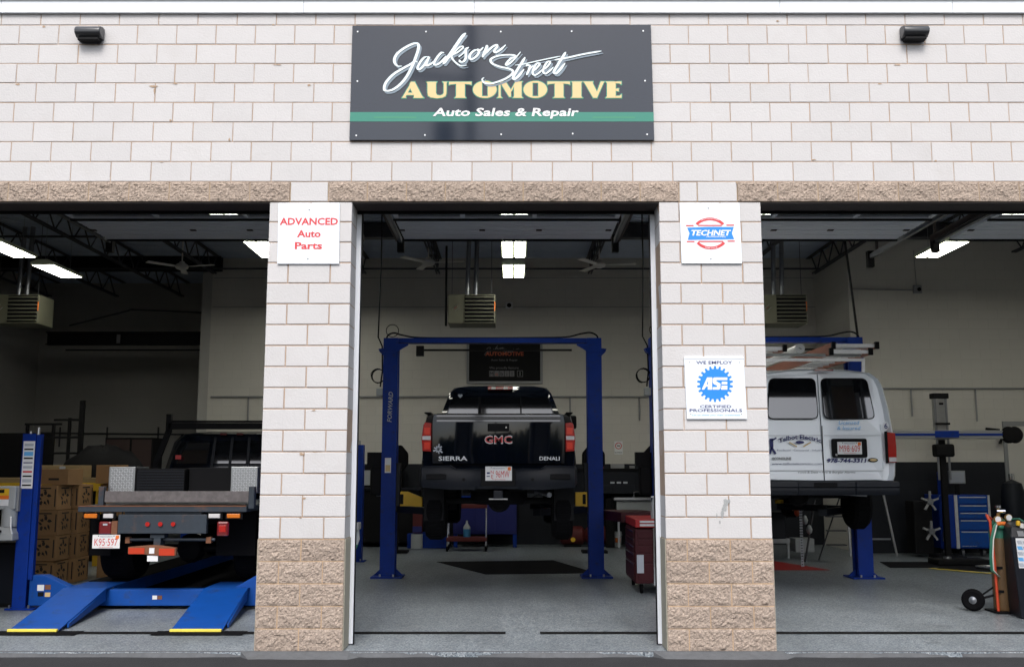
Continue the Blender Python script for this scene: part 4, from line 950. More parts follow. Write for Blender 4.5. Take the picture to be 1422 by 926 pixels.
# ---- black pickup on the two-post lift
X0, Y0, Z0 = -.176, 3.30, .93
t = thing('pickup_truck', 'black pickup truck raised on the two-post lift in the middle bay, seen from behind', 'pickup truck', (X0, Y0, Z0))
g = lambda x, y, z: (X0 + x, Y0 + y, Z0 + z)
def sec(y, hw, z0, z1, sh=.05, tuck=.10, crown=.0):
    p = [(-hw + tuck, z0), (-hw + .02, z0 + .10), (-hw, z0 + .28), (-hw, z1 - .33), (-hw + .015, z1 - .17), (-hw + sh, z1 - .03), (-hw + sh + .05, z1), (-hw * .4, z1 + crown)]
    p = p + [(-a, b) for a, b in p[::-1]]
    return [g(a, y, b) for a, b in p]
# bed sides and inner floor
mb = MB()
mb.loft([sec(.14, .985, .62, 1.43), sec(.30, 1.0, .60, 1.45), sec(1.85, 1.0, .56, 1.45), sec(1.92, 1.0, .56, 1.45)])
mb.build('bed', 'truck_black', t, smooth=True)
mb = MB(); mb.loft([sec(1.93, 1.0, .45, 1.42), sec(3.2, 1.0, .42, 1.40), sec(4.4, 1.0, .42, 1.36), sec(5.1, .99, .45, 1.30, crown=.03), sec(5.55, .95, .5, 1.22, crown=.02), sec(5.72, .86, .55, 1.10)])
body = mb.build('body', 'truck_black', t, smooth=True)
def lvl(z, yb, yf, hw, rr_=.08, cr=0):
    p = []
    for sx, yy in ((-1, yb), (1, yb), (1, yf), (-1, yf)):
        sy = 1 if yy == yb else -1; c1 = (sx * hw, yy + sy * rr_); c2 = (sx * (hw - rr_), yy)
        p += ([c1, c2] if (sx, yy) in ((-1, yb), (1, yf)) else [c2, c1])
    return [g(a, b, z) for a, b in p]
mb = MB(); mb.loft([lvl(1.38, 1.96, 4.15, .90), lvl(1.46, 1.97, 4.05, .915), lvl(1.72, 2.003, 3.62, .82), lvl(1.86, 2.021, 3.42, .765), lvl(1.945, 2.10, 3.30, .70), lvl(1.985, 2.26, 3.15, .52), lvl(1.998, 2.4, 3.0, .3)])
cab = mb.build('cab', 'truck_black', t, smooth=True)
# rear glass, three panes, set just proud of the sloping cab back
def onback(x, z, d=.004): # y on the cab back for height z
    y = 1.97 + (z - 1.46) / (1.86 - 1.46) * .051 - d; return g(x, y, z)
for a, b, a2, b2 in ((-.80, -.335, -.715, -.33), (-.29, .30, -.285, .295), (.32, .80, .315, .715)):
    mb = MB(); q = [(a, 1.47), (b, 1.47), (b2, 1.79), (a2, 1.79)]
    mb.loft([[onback(x, z, .006) for x, z in q], [onback(x, z, -.01) for x, z in q]]); mb.build('rear_window', 'glass_dark', cab)
mb = MB()
for s in (-1, 1):
    for x in (.25,): mb.bar(onback(s * .312, 1.46, .009), onback(s * .305, 1.80, .009), .02 if s > 0 else .035, .006)
mb.bar(onback(-.76, 1.462, .008), onback(.76, 1.462, .008), .02, .01); mb.build('window_seal', 'black', cab)
for s in (-1, 1):
    mb = MB(); q = [g(s * .893, 2.25, 1.47), g(s * .893, 3.0, 1.47), g(s * .74, 3.0, 1.83), g(s * .75, 2.32, 1.83)]; mb.loft([q, [Vector(p) + Vector((s * .006, 0, .002)) for p in q]]); mb.build('side_window', 'glass_dark', cab)
mb = bx(X0 - .19, X0 + .19, Y0 + 2.00, Y0 + 2.13, Z0 + 1.905, Z0 + 1.955); hb = mb.build('high_brake_light', 'red_lens', t, bevel=.01)
bx(X0 - .13, X0 - .07, Y0 + 1.994, Y0 + 1.999, Z0 + 1.912, Z0 + 1.948).build('clear_section', 'clear_lens', hb); bx(X0 + .05, X0 + .11, Y0 + 1.994, Y0 + 1.999, Z0 + 1.912, Z0 + 1.948).build('clear_section', 'clear_lens', hb)
# heart sticker
mb = MB(); hx, hz = -.60, 1.815; pts = []
for k in range(24):
    a = 2 * math.pi * k / 24; pts.append((hx + .0022 * 16 * math.sin(a) ** 3, hz + .0022 * (13 * math.cos(a) - 5 * math.cos(2 * a) - 2 * math.cos(3 * a) - math.cos(4 * a))))
mb.add([onback(x, z, .010) for x, z in pts], [tuple(range(24))]); mb.build('heart_sticker', 'faint_grey', t, recalc=False)
# tailgate
mb = MB()
TG = [(-.855, .80), (.855, .80), (.862, 1.0), (.865, 1.30), (.855, 1.40), (.84, 1.435), (-.84, 1.435), (-.855, 1.40), (-.865, 1.30), (-.862, 1.0)]
def tg(y, s=1.0, dz=0): return [g(a * s, y, 1.12 + (b - 1.12) * s + dz) for a, b in TG]
mb.loft([tg(.14), tg(.085), tg(.075, .985)]); tgo = mb.build('tailgate', 'truck_black', t, smooth=True)
mb = MB(); mb.loft([[g(x, y, z) for y, z in ((.12, 1.335), (.062, 1.338), (.0655, 1.365), (.058, 1.372), (.050, 1.395), (.044, 1.40), (.0475, 1.425), (.06, 1.438), (.12, 1.448))] for x in (-.80, .80)]); mb.build('spoiler_lip', 'truck_gloss', tgo)
bx(X0 - .14, X0 + .14, Y0 + .058, Y0 + .074, Z0 + 1.215, Z0 + 1.315).build('handle', 'black', tgo, bevel=.012); MB().cyl(g(.10, .056, 1.265), g(.10, .052, 1.265), .010, 10).build('lock', 'chrome', tgo)
text('GMC', X0 - .0, Z0 + 1.11, Y0 + .052, 'clear_lens', tgo, h=.105, w=.36, off=.028, name='badge_chrome'); text('GMC', X0 - .0, Z0 + 1.11, Y0 + .0500, 'plate_red', tgo, h=.084, w=.345, off=.008, name='badge_lettering')
text('SIERRA', X0 - .585, Z0 + .868, Y0 + .048, 'white_gloss', tgo, h=.056, w=.37, off=.014, name='badge_lettering'); text('DENALI', X0 + .66, Z0 + .868, Y0 + .048, 'white_gloss', tgo, h=.048, w=.26, off=.012, name='badge_lettering')
mb = MB()
for k in range(9):
    a = 2 * math.pi * k / 9; r1 = .045 + .012 * (k % 3); mb.bar(g(-.775, .051, .985), g(-.775 + r1 * math.cos(a), .051, .985 + r1 * math.sin(a)), .018, .004, up=(0, 1, 0))
mb.build('white_decal', 'faint_grey', tgo)
# tail lights
for s in (-1, 1):
    q = [(.868, .95), (.985, .96), (.998, 1.12), (.975, 1.30), (.955, 1.335), (.868, 1.325)]
    q = [(s * a, b) for a, b in q]
    mb = MB(); mb.loft([[g(a, .16, b) for a, b in q], [g(a, .085, b) for a, b in q], [g(s * .93 + (a - s * .93) * .93, .070, 1.14 + (b - 1.14) * .96) for a, b in q]]); l = mb.build('tail_light', 'red_lens', t, smooth=True)
    a, b = sorted((s * .875, s * .985)); bx(X0 + a, X0 + b, Y0 + .062, Y0 + .072, Z0 + 1.105, Z0 + 1.155).build('reverse_lens', 'clear_lens', l, bevel=.008)
    for zz in (1.22, 1.03): a, b = sorted((s * .885, s * .96)); bx(X0 + a, X0 + b, Y0 + .064, Y0 + .071, Z0 + zz - .045, Z0 + zz + .045).build('lens_block', 'red_glow', l, bevel=.01)
    # rail cap
    bx(*sorted((X0 + s * .88, X0 + s * .97)), Y0 + .15, Y0 + 1.9, Z0 + 1.45, Z0 + 1.468).build('rail_cap', 'black', t, bevel=.008)
    # mirrors
    mb = bx(*sorted((X0 + s * 1.03, X0 + s * 1.24)), Y0 + 3.5, Y0 + 3.6, Z0 + 1.38, Z0 + 1.60); mb.build('mirror', 'black', t, bevel=.03); MB().bar(g(s * .9, 3.6, 1.42), g(s * 1.08, 3.55, 1.45), .06).build('mirror_arm', 'black', t)
    # flares
    mb = MB(); pts = [g(s * 1.0, 1.0 + .52 * math.cos(R(a)), .50 + .52 * math.sin(R(a))) for a in range(0, 181, 15)]; mb.tube(pts, .035, 6); mb.build('wheel_arch', 'black', t, smooth=True)
# bumper with corner steps
def bsec(x, y, z0, z1, d=.20): return [g(x, y + d, z0), g(x, y + .02, z0), g(x, y, z0 + .05), g(x, y, z1 - .04), g(x, y + .03, z1), g(x, y + d, z1)]
mb = MB(); mb.loft([bsec(-1.02, .14, .55, .75, .12), bsec(-.98, .02, .50, .775), bsec(-.62, -.03, .47, .78), bsec(-.55, -.03, .47, .74), bsec(-.30, -.03, .47, .74), bsec(-.26, .0, .48, .74), bsec(.26, .0, .48, .74), bsec(.30, -.03, .47, .74), bsec(.55, -.03, .47, .74), bsec(.62, -.03, .47, .78), bsec(.98, .02, .50, .775), bsec(1.02, .14, .55, .75, .12)])
bm_ = mb.build('bumper', 'bumper_dark', t, smooth=True)
for s in (-1, 1):
    a, b = sorted((s * .66, s * .92)); bx(X0 + a, X0 + b, Y0 - .028, Y0 - .008, Z0 + .60, Z0 + .67).build('corner_step', 'black', bm_, bevel=.01)
    MB().cyl(g(s * .44, -.03, .60), g(s * .44, -.034, .60), .02, 12).build('parking_sensor', 'black', bm_)
bx(X0 - .22, X0 + .22, Y0 - .012, Y0 + .01, Z0 + .52, Z0 + .735).build('plate_recess', 'black', bm_)
licence(X0 - .165, X0 + .175, Z0 + .585, Z0 + .765, Y0 - .014, 'N96MW', t)
# underbody
MB().box(X0 - .06, X0 + .06, Y0 - .02, Y0 + .25, Z0 + .36, Z0 + .46).build('hitch_receiver', 'bumper_dark', t, bevel=.008)
bx(X0 - .12, X0 + .12, Y0 + .0, Y0 + .02, Z0 + .345, Z0 + .36).build('chain_bar', 'steel', t)
mb = MB()
for s in (-1, 1): mb.box(X0 + s * .42 - .04, X0 + s * .42 + .04, Y0 + .2, Y0 + 5.4, Z0 + .42, Z0 + .58)
for yy in (.3, 1.7, 2.8, 4.2): mb.box(X0 - .42, X0 + .42, Y0 + yy, Y0 + yy + .08, Z0 + .44, Z0 + .55)
mb.build('frame', 'black', t)
mb = MB(); mb.cyl(g(-.82, 1.0, .30), g(.82, 1.0, .30), .045, 10); mb.lathe([(0, -.16), (.12, -.12), (.16, 0), (.12, .12), (0, .16)], g(0, 1.0, .30), 'y', 14); mb.build('rear_axle', 'black', t, smooth=True)
MB().tube([g(.30, 3.2, .35), g(.30, 1.8, .36), g(.55, 1.4, .42), g(.60, .4, .42), g(.66, .18, .40)], [.04, .10, .035, .035, .035], 10).build('exhaust', 'galv', t, smooth=True)
MB().lathe([(0, 0), (.34, 0), (.38, .05), (.38, .18), (.34, .23), (0, .23)], g(0, .75 - .1, .27), 'z', 22).build('spare_tyre', 'rubber', t, smooth=True)
for s in (-1, 1):
    for yy in (1.0, 4.65): wheel(t, X0 + s * .86, Y0 + yy, Z0 + .18 if yy < 2 else Z0 + .20, .40, .27, s)
    bx(*sorted((X0 + s * .74, X0 + s * 1.0)), Y0 + .62, Y0 + .64, Z0 + .05, Z0 + .5).build('mud_flap', 'black', t)
# ---- white van on the second two-post lift
X0, Y0, Z0 = 4.272, 4.15, .95
t = thing('white_van', 'white work van raised on the lift in the right bay, ladders on its roof rack', 'van', (X0, Y0, Z0))
VS = [(-.94, .50), (-.985, .62), (-1.0, .85), (-.992, 1.15), (-.958, 1.55), (-.915, 1.83), (-.865, 1.96), (-.75, 2.05), (-.35, 2.095), (0, 2.105)]
VS = VS + [(-a, b) for a, b in VS[-2::-1]]
def vs_(y, s=1, dz=0, top=1): return [g(a * s, y + .148 * max(0, b - 1.2), .5 + (b - .5) * top + dz) for a, b in VS]
mb = MB(); mb.loft([vs_(.10, .93, .02, .985), vs_(.03, .975, .0, .995), vs_(.06, 1.0), vs_(.35, 1.0), vs_(3.9, 1.0), vs_(4.4, .99, 0, .93), vs_(4.75, .97, 0, .62), vs_(5.5, .93, 0, .50), vs_(5.7, .85, .05, .38)])
vb = mb.build('body', 'van_white', t, smooth=True)
def vy(z, d=0): return .03 + .148 * max(0, z - 1.2) - d
def vpanel(poly, d0, d1): return MB().loft([[g(a, vy(b, d0), b) for a, b in poly], [g(a, vy(b, d1), b) for a, b in poly]])
def rr4(a0, b0, a1, b1, ta0, ta1, r=.05, n=4):
    """rounded quad bottom (a0..a1 at b0) top (ta0..ta1 at b1)"""
    cs = [Vector((a0, b0)), Vector((a1, b0)), Vector((ta1, b1)), Vector((ta0, b1))]; o_ = []
    for i in range(4):
        p, c_, q = cs[i - 1], cs[i], cs[(i + 1) % 4]; u = (p - c_).normalized() * r; v = (q - c_).normalized() * r
        for k in range(n + 1):
            w_ = k / n; o_.append(tuple(c_ + u * (1 - w_) ** 2 + v * w_ ** 2))
    return o_
for s in (-1, 1):
    dr = [(s * .006, .555), (s * .80, .565), (s * .815, .85), (s * .81, 1.2), (s * .785, 1.62), (s * .735, 1.96), (s * .70, 2.005), (s * .006, 2.03)]
    d = vpanel(dr, -.02, .012).build('rear_door', 'van_white', t, bevel=.006)
    q = rr4(.05 if s > 0 else -.735, 1.405, .735 if s > 0 else -.05, 1.955, .045 if s > 0 else -.672, .672 if s > 0 else -.045, .075)
    q2 = rr4(.037 if s > 0 else -.75, 1.39, .75 if s > 0 else -.037, 1.968, .033 if s > 0 else -.685, .685 if s > 0 else -.033, .085); vpanel(q2, .0122, .016).build('window_seal', 'black', d)
    wn = vpanel(q, .0125, .020).build('window', 'glass_dark', d)
    bx(*sorted((X0 + s * .80, X0 + s * .825)), Y0 + .0, Y0 + .03, Z0 + 1.20, Z0 + 1.32).build('hinge', 'van_white', d); bx(*sorted((X0 + s * .805, X0 + s * .83)), Y0 + .0, Y0 + .03, Z0 + .72, Z0 + .82).build('hinge', 'van_white', d)
    bx(*sorted((X0 + s * .02, X0 + s * .80)), Y0 + .013, Y0 + .0155, Z0 + 1.165, Z0 + 1.170).build('crease_line', 'seam_dark' if 0 else 'greyplastic', d)
    bx(*sorted((X0 + s * .02, X0 + s * .80)), Y0 + .0, Y0 + .013, Z0 + .685, Z0 + .70).build('crease_line', 'white_gloss', d)
    ql = [(s * .885, .80), (s * .998, .80), (s * 1.004, 1.0), (s * .995, 1.20), (s * .885, 1.215)]
    l = MB().loft([[g(a, .10, b) for a, b in ql], [g(a, .005, b) for a, b in ql]]).build('tail_light', 'red_lens', t, bevel=.008)
    bx(*sorted((X0 + s * .892, X0 + s * .992)), Y0 - .002, Y0 + .004, Z0 + .81, Z0 + .87).build('reverse_lens', 'clear_lens', l)
    bx(*sorted((X0 + s * .877, X0 + s * .883)), Y0 + .0, Y0 + .09, Z0 + .79, Z0 + 1.225).build('lamp_rim', 'black', l)
bx(X0 - .0045, X0 + .0045, Y0 + .028, Y0 + .036, Z0 + .56, Z0 + 1.3).build('door_gap', 'black', t)
mb = MB(); mb.loft([[g(-.94, .02, .555), g(.94, .02, .555), g(.94, .06, .50), g(-.94, .06, .50)], [g(-.94, .3, .555), g(.94, .3, .555), g(.94, .3, .50), g(-.94, .3, .50)]]); mb.build('sill', 'seam_dark', t)
# plate box
q = rr4(.115, .865, .60, 1.125, .115, .60, .03); pb = vpanel(q, .0125, .022).build('plate_housing', 'black', t)
licence(X0 + .19, X0 + .525, Z0 + .91, Z0 + 1.08, Y0 + vy(1) - .026, 'M98·609', t)
MB().cyl(g(.17, -.0, .905), g(.17, -.008, .905), .018, 12).build('door_lock', 'chrome', pb)
yv = Y0 + .030 - .0165; K = 101
def vt(s_, px, py, wpx, hpx, m, **k): 
    X = X0 + (px - 1143) / K; Z = Z0 + .57 + (667 - py) / K * 1.005
    return text(s_, X, Z, yv + .148 * max(0, Z - Z0 - 1.2), m, t, h=hpx / K, w=wpx / K, **k)
vt('Licensed', 1181, 589, 28, 5.2, 'skyblue', shear=.2); vt('& Insured', 1180, 596.5, 32, 5.2, 'skyblue', shear=.2)
vt('Talbot Electric', 1111, 611.5, 59, 6, 'navy', off=.03, bend=.055)
vt('Residential - Commercial - Industrial', 1111, 627, 64, 2.4, 'navy'); vt('ECONOLINE', 1085, 638.5, 26, 3.6, 'grey', off=.05)
vt('www.talbotelectricinc.com', 1106, 645.5, 70, 3.4, 'navy', shear=.2); vt('Voice & Data • Fire & Burglar Alarms', 1146, 657.0, 80, 3.0, 'grey', shear=.2)
vt('978-744-3311', 1174.5, 641, 54, 5.4, 'navy', shear=.25, off=.035)
def vellipse(px, py, rx, ry, m, dy=0, nm='decal'):
    X = X0 + (px - 1143) / K; Z = Z0 + .57 + (667 - py) / K; mb = MB(); mb.add([(X + rx / K * math.cos(2 * math.pi * k / 20), yv + dy, Z + ry / K * math.sin(2 * math.pi * k / 20)) for k in range(20)], [tuple(range(20))]); return mb.build(nm, m, t, recalc=False)
vellipse(1211, 640.5, 7, 3, 'black'); vellipse(1211.5, 640.2, 5, 1.6, 'letter_yellow', -.001)
vellipse(1111, 616, 6, 2.2, 'navy')
for s in (-1, 1):
    X = X0 + (1111 + s * 10 - 1143) / K; Z = Z0 + .57 + (667 - 619) / K; MB().bar((X - s * .055, yv, Z - .03), (X + s * .05, yv, Z + .03), .018, .002, up=(0, 1, 0)).build('lightning_bolt', 'letter_yellow', t)
mb = MB(); X = X0 + (1071.5 - 1143) / K; Z = Z0 + .57 + (667 - 621) / K
for a, b, w_ in (((0, .10), (0, -.02), .05), ((0, -.02), (-.03, -.11), .03), ((0, -.02), (.05, -.11), .03), ((0, .07), (.07, .11), .02)): mb.bar((X + a[0], yv, Z + a[1]), (X + b[0], yv, Z + b[1]), w_, .002, up=(0, 1, 0))
mb.build('figure_decal', 'navy', t)
# number 6 roundel on the side corner
X, Z = X0 + .875, Z0 + 1.30
mb = MB(); mb.add([(X + .042 * math.cos(2 * math.pi * k / 20), Y0 + .016, Z + .055 * math.sin(2 * math.pi * k / 20)) for k in range(20)], [tuple(range(20))]); mb.build('number_disc', 'white_gloss', t, recalc=False); text('6', X, Z, Y0 + .014, 'navy', t, h=.075, off=.02)
bx(X0 - .06, X0 + .20, Y0 + .06, Y0 + .12, Z0 + 2.062, Z0 + 2.085).build('high_brake_light', 'red_lens_dark', t)
# bumper
mb = MB(); mb.loft([[g(x, y + .24, .36), g(x, y + .02, .36), g(x, y, .40), g(x, y + .01, .455), g(x, y - .01, .475), g(x, y, .54), g(x, y + .24, .55)] for x, y in ((-1.03, .05), (-.98, -.08), (-.4, -.10), (-.38, -.08), (.38, -.08), (.4, -.10), (.98, -.08), (1.03, .05))]); vbm = mb.build('bumper', 'bumper_dark', t, smooth=True)
bx(X0 - .18, X0 + .14, Y0 - .093, Y0 - .083, Z0 + .465, Z0 + .53).build('step_pad', 'black', vbm, bevel=.006)
mb = MB()
for s in (-1, 1): mb.box(X0 + s * .42 - .04, X0 + s * .42 + .04, Y0 + .2, Y0 + 5.2, Z0 + .40, Z0 + .52)
mb.build('frame', 'black', t); bx(X0 - .9, X0 + .9, Y0 + .35, Y0 + 5.0, Z0 + .50, Z0 + .53).build('floor_pan', 'black', t)
mb = MB(); mb.cyl(g(-.8, 1.3, .32), g(.8, 1.3, .32), .045, 10); mb.lathe([(0, -.16), (.12, -.12), (.17, 0), (.12, .12), (0, .16)], g(0, 1.3, .32), 'y', 14); mb.build('rear_axle', 'black', t, smooth=True)
MB().tube([g(.10, 1.0, .36), g(.5, .9, .36), g(.85, .8, .34)], .028, 8).build('exhaust', 'galv', t, smooth=True)
for s in (-1, 1):
    for yy in (1.3, 4.8): wheel(t, X0 + s * .86, Y0 + yy, Z0 + .20, .37, .25, s)
# roof rack
rk = thing('ladder_rack', 'roof rack with cross bars on the white van', 'roof rack', (X0, Y0 + .5, Z0 + 2.1))
for yy in (.55, 2.3, 4.0):
    bx(X0 - .82, X0 + .82, Y0 + yy - .02, Y0 + yy + .02, Z0 + 2.25, Z0 + 2.29).build('cross_bar', 'aluminium', rk)
    for s in (-1, 1): MB().bar(g(s * .80, yy, 2.27), g(s * .78, yy, 1.93), .035).build('rack_leg', 'aluminium', rk)
def ladder(x, y0, y1, z, label, w_=.40, m='bronze_rail', dz=0, grp='ladders on the van roof', tilt=0):
    t2 = thing('ladder', label, 'ladder', (x, y0, z), grp)
    for s in (-1, 1):
        mb = MB(); mb.bar((x + s * w_ / 2, y0, z), (x + s * w_ / 2 + tilt, y1, z + dz), .035, .085); r_ = mb.build('rail', m, t2)
        MB().bar((x + s * w_ / 2, y0 - .03, z), (x + s * w_ / 2, y0 + .02, z), .055, .10).build('rubber_foot', 'black', r_)
    n = int((y1 - y0) / .3)
    for k in range(1, n): MB().cyl((x - w_ / 2, y0 + k * .3, z + dz * k / n), (x + w_ / 2, y0 + k * .3, z + dz * k / n), .015, 8).build('rung', 'aluminium', t2)
    bx(x - w_ / 2 + .02, x + w_ / 2 - .02, y0 + .01, y0 + .04, z - .025, z + .025).build('end_rung', 'aluminium', t2)
ladder(X0 + .62, Y0 + .35, Y0 + 4.6, Z0 + 2.455, 'upper orange fibreglass ladder on the van roof', w_=.62)
ladder(X0 + .54, Y0 + .30, Y0 + 4.4, Z0 + 2.36, 'lower orange ladder lying under the upper one on the van roof', w_=.56)
ladder(X0 - .55, Y0 + .4, Y0 + 4.4, Z0 + 2.42, 'orange ladder on the left side of the van roof, by the pier', w_=.36)
o = MB().cyl((X0 - .145, Y0 + .45, Z0 + 2.42), (X0 - .145, Y0 + 3.9, Z0 + 2.42), .065, 20); t2 = thing('conduit_tube', 'white capped tube lying lengthwise on the van roof rack', 'tube', (X0 - .145, Y0 + .45, Z0 + 2.35)); o.build('tube', 'white', t2, smooth=True); MB().cyl((X0 - .145, Y0 + .42, Z0 + 2.42), (X0 - .145, Y0 + .47, Z0 + 2.42), .07, 20).build('end_cap', 'white', t2); MB().bar((X0 - .165, Y0 + .412, Z0 + 2.43), (X0 - .125, Y0 + .412, Z0 + 2.41), .02, .008).build('cap_handle', 'grey', t2)
tag(MB().tube([g(-.75, .5, 2.34), g(.75, .52, 2.33)], .022, 8).build('long_pipe', 'greyplastic'), 'pale pipe tied across the rear of the van roof rack', 'pipe')
# ---- flatbed truck
X0, Y0, Z0 = -4.105, 2.30, .262
t = thing('flatbed_truck', 'dark flatbed work truck parked on the four-post lift in the left bay', 'truck', (X0, Y0, Z0))
g = lambda x, y, z: (X0 + x, Y0 + y, Z0 + z)
W_ = lambda x0, x1, y0, y1, z0, z1: bx(X0 + x0, X0 + x1, Y0 + y0, Y0 + y1, z0, z1)
W_(-.99, .99, 0, 2.55, 1.165, 1.235).build('deck', 'flatbed_steel', t, bevel=.006)
W_(-.985, .985, -.006, -.001, 1.228, 1.241).build('rust_edge', 'rust', t)
W_(-.70, 1.0, .04, .075, 1.275, 1.405).build('tail_board', 'worn_board', t, bevel=.004)
W_(-.77, -.705, .02, .10, 1.235, 1.46).build('stake', 'flatbed_steel', t, bevel=.008); W_(1.0, 1.07, .02, .10, 1.20, 1.46).build('stake', 'flatbed_steel', t, bevel=.008)
def diamond_box(x0, x1, z0, z1, y0):
    f = W_(x0, x1, y0, y0 + .45, z0, z1); b = f.build('toolbox', 'steel', t, bevel=.006)
    mb = MB()
    for i in range(9):
        for k in range(9):
            cx = X0 + x0 + .02 + (x1 - x0 - .04) * (i + .5) / 9; cz = z0 + .015 + (z1 - z0 - .03) * (k + .5) / 9; s = 1 if (i + k) % 2 else -1
            mb.bar((cx - .009, Y0 + y0 - .002, cz - s * .009), (cx + .009, Y0 + y0 - .002, cz + s * .009), .008, .005, up=(0, 1, 0))
    mb.build('tread_pattern', 'aluminium', b, kind='stuff')
diamond_box(-.715, -.40, 1.38, 1.69, .16); diamond_box(.745, 1.065, 1.38, 1.69, .16)
W_(-.395, .18, .20, .6, 1.38, 1.67).build('side_bin', 'black', t, bevel=.006)
for k in range(8): W_(-.39, .17, .194, .199, 1.40 + k * .033, 1.415 + k * .033).build('bin_rib', 'bumper_dark', t)
W_(.20, .735, .30, .8, 1.38, 1.68).build('side_bin', 'black', t, bevel=.006)
W_(-.52, .52, .02, .10, .915, 1.135).build('rear_panel', 'flatbed_steel', t, bevel=.006); W_(-.45, .45, .04, .12, 1.138, 1.16).build('panel_lip', 'flatbed_steel', t)
for x in (-.165, -.015, .135):
    MB().cyl(g(x, .018, 1.025 - Z0), g(x, -.002, 1.025 - Z0), .026, 14).build('marker_light', 'red_lens', t); 
for x0, x1, m_, nm3 in ((-.915, -.765, 'amber', 'amber_light'), (-.69, -.575, 'clear_lens', 'reverse_light'), (.545, .68, 'clear_lens', 'reverse_light'), (.76, .915, 'amber', 'amber_light')):
    W_(x0, x1, .0, .03, 1.095, 1.145).build(nm3, m_, t, bevel=.006); W_(x0 - .02, x1 + .02, .031, .05, 1.08, 1.16).build('light_bracket', 'black', t)
W_(-.745, -.60, .02, .07, .905, 1.055).build('tail_light', 'red_lens_dark', t, bevel=.02); W_(-.60, -.53, .04, .08, .905, 1.06).build('light_bracket', 'rust', t)
W_(.64, .78, .02, .07, .885, 1.055).build('tail_light', 'red_lens_dark', t, bevel=.02); W_(.67, .75, .012, .019, .93, 1.01).build('lens_center', 'red_lens', t, bevel=.008)
W_(-.69, -.64, .012, .018, 1.01, 1.03).build('lens_label', 'faint_grey', t)
licence(X0 - .805, X0 - .482, .745, .902, Y0 + .02, 'K95·597', t)
W_(-.15, .02, .06, .2, .86, .905).build('hitch_mount', 'flatbed_steel', t, bevel=.005)
MB().tube([g(-.45, .12, .84 - Z0), g(.60, .12, .84 - Z0)], .018, 8).build('tow_bar', 'flatbed_steel', t); W_(-.45, -.40, .09, .16, .80, .87).build('bar_end', 'rust', t); W_(.50, .56, .09, .16, .80, .87).build('bar_end', 'rust', t)
W_(-.10, -.02, .05, .2, .76, .86).build('ball_mount', 'flatbed_steel', t)
mb = MB(); mb.prism([(X0 - .37, .69), (X0 - .37, .765), (X0 - .12, .785), (X0 + .02, .78), (X0 + .19, .755), (X0 + .19, .665), (X0 + .02, .66), (X0 - .12, .675)], 'y', Y0 - .02, Y0 + .03); mb.build('reflector_step', 'rust', t, bevel=.005)
W_(-.36, -.175, -.027, -.021, .685, .755).build('orange_reflector', 'orange_lens', t); W_(-.005, .175, -.027, -.021, .668, .748).build('orange_reflector', 'orange_lens', t); W_(-.12, -.06, -.027, -.021, .69, .755).build('white_tag', 'white', t); W_(-.145, -.02, -.01, -.002, .60, .665).build('white_tag', 'white', t)
# mud flaps, frame, wheels
for a, b in ((-1.04, -.78), (.50, .98)):
    W_(a, b, .50, .51, .62, 1.12).build('mud_flap', 'rubber', t, bevel=.004)
mb = MB()
for s in (-1, 1): mb.box(X0 + s * .42 - .04, X0 + s * .42 + .04, Y0 + .12, Y0 + 5.5, 1.0, 1.16)
mb.build('frame', 'black', t)
for s in (-1, 1):
    wheel(t, X0 + s * .83, Y0 + 1.15, .262 + .40, .39, .40, s); wheel(t, X0 + s * .83, Y0 + 4.9, .262 + .40, .39, .25, s)
mb = MB(); mb.cyl(g(-.8, 1.15, .40), g(.8, 1.15, .40), .05, 10); mb.lathe([(0, -.18), (.14, -.12), (.19, 0), (.14, .12), (0, .18)], g(0, 1.15, .40), 'y', 14); mb.build('rear_axle', 'black', t, smooth=True)
# cab
def lv(z, yb, yf, hw, rr_=.09):
    p = []
    for sx, yy in ((-1, yb), (1, yb), (1, yf), (-1, yf)):
        sy = 1 if yy == yb else -1; c1 = (X0 + sx * hw, Y0 + yy + sy * rr_); c2 = (X0 + sx * (hw - rr_), Y0 + yy); p += ([c1, c2] if (sx, yy) in ((-1, yb), (1, yf)) else [c2, c1])
    return [(a, b, z) for a, b in p]
mb = MB(); mb.loft([lv(.85, 2.68, 5.7, .98), lv(1.62, 2.68, 5.7, .99), lv(1.70, 2.70, 5.5, .95)]); mb.build('cab_body', 'truck_black', t, smooth=True)
mb = MB(); mb.loft([lv(1.66, 2.70, 4.4, .97), lv(2.05, 2.79, 4.05, .88), lv(2.17, 2.85, 3.9, .79), lv(2.21, 3.0, 3.75, .5)]); cab = mb.build('cab_roof', 'truck_black', t, smooth=True)
def cb_(x, z, d): return (X0 + x, Y0 + 2.70 + (z - 1.66) / .39 * .09 - d, z)
for a, b, a2, b2 in ((-.86, -.33, -.78, -.32), (-.29, .23, -.28, .22), (.29, .84, .28, .77)):
    q = [(a, 1.74), (b, 1.74), (b2, 2.07), (a2, 2.07)]; MB().loft([[cb_(x, z, .008) for x, z in q], [cb_(x, z, -.01) for x, z in q]]).build('rear_window', 'glass_dark', cab)
for s in (-1, 0, 1): MB().bar(cb_(s * .26 + .0, 1.68, .012), cb_(s * .25, 2.12, .012), .035, .012, up=(0, 1, 0)).build('window_post', 'bumper_dark', cab)
for x in (-.14, .10): W_(x - .05, x + .05, 2.80, 2.86, 2.15, 2.185).build('roof_marker', 'red_lens_dark', cab, bevel=.01)
W_(.35, .62, 2.80, 2.86, 2.165, 2.18).build('roof_lamp', 'clear_lens', cab)
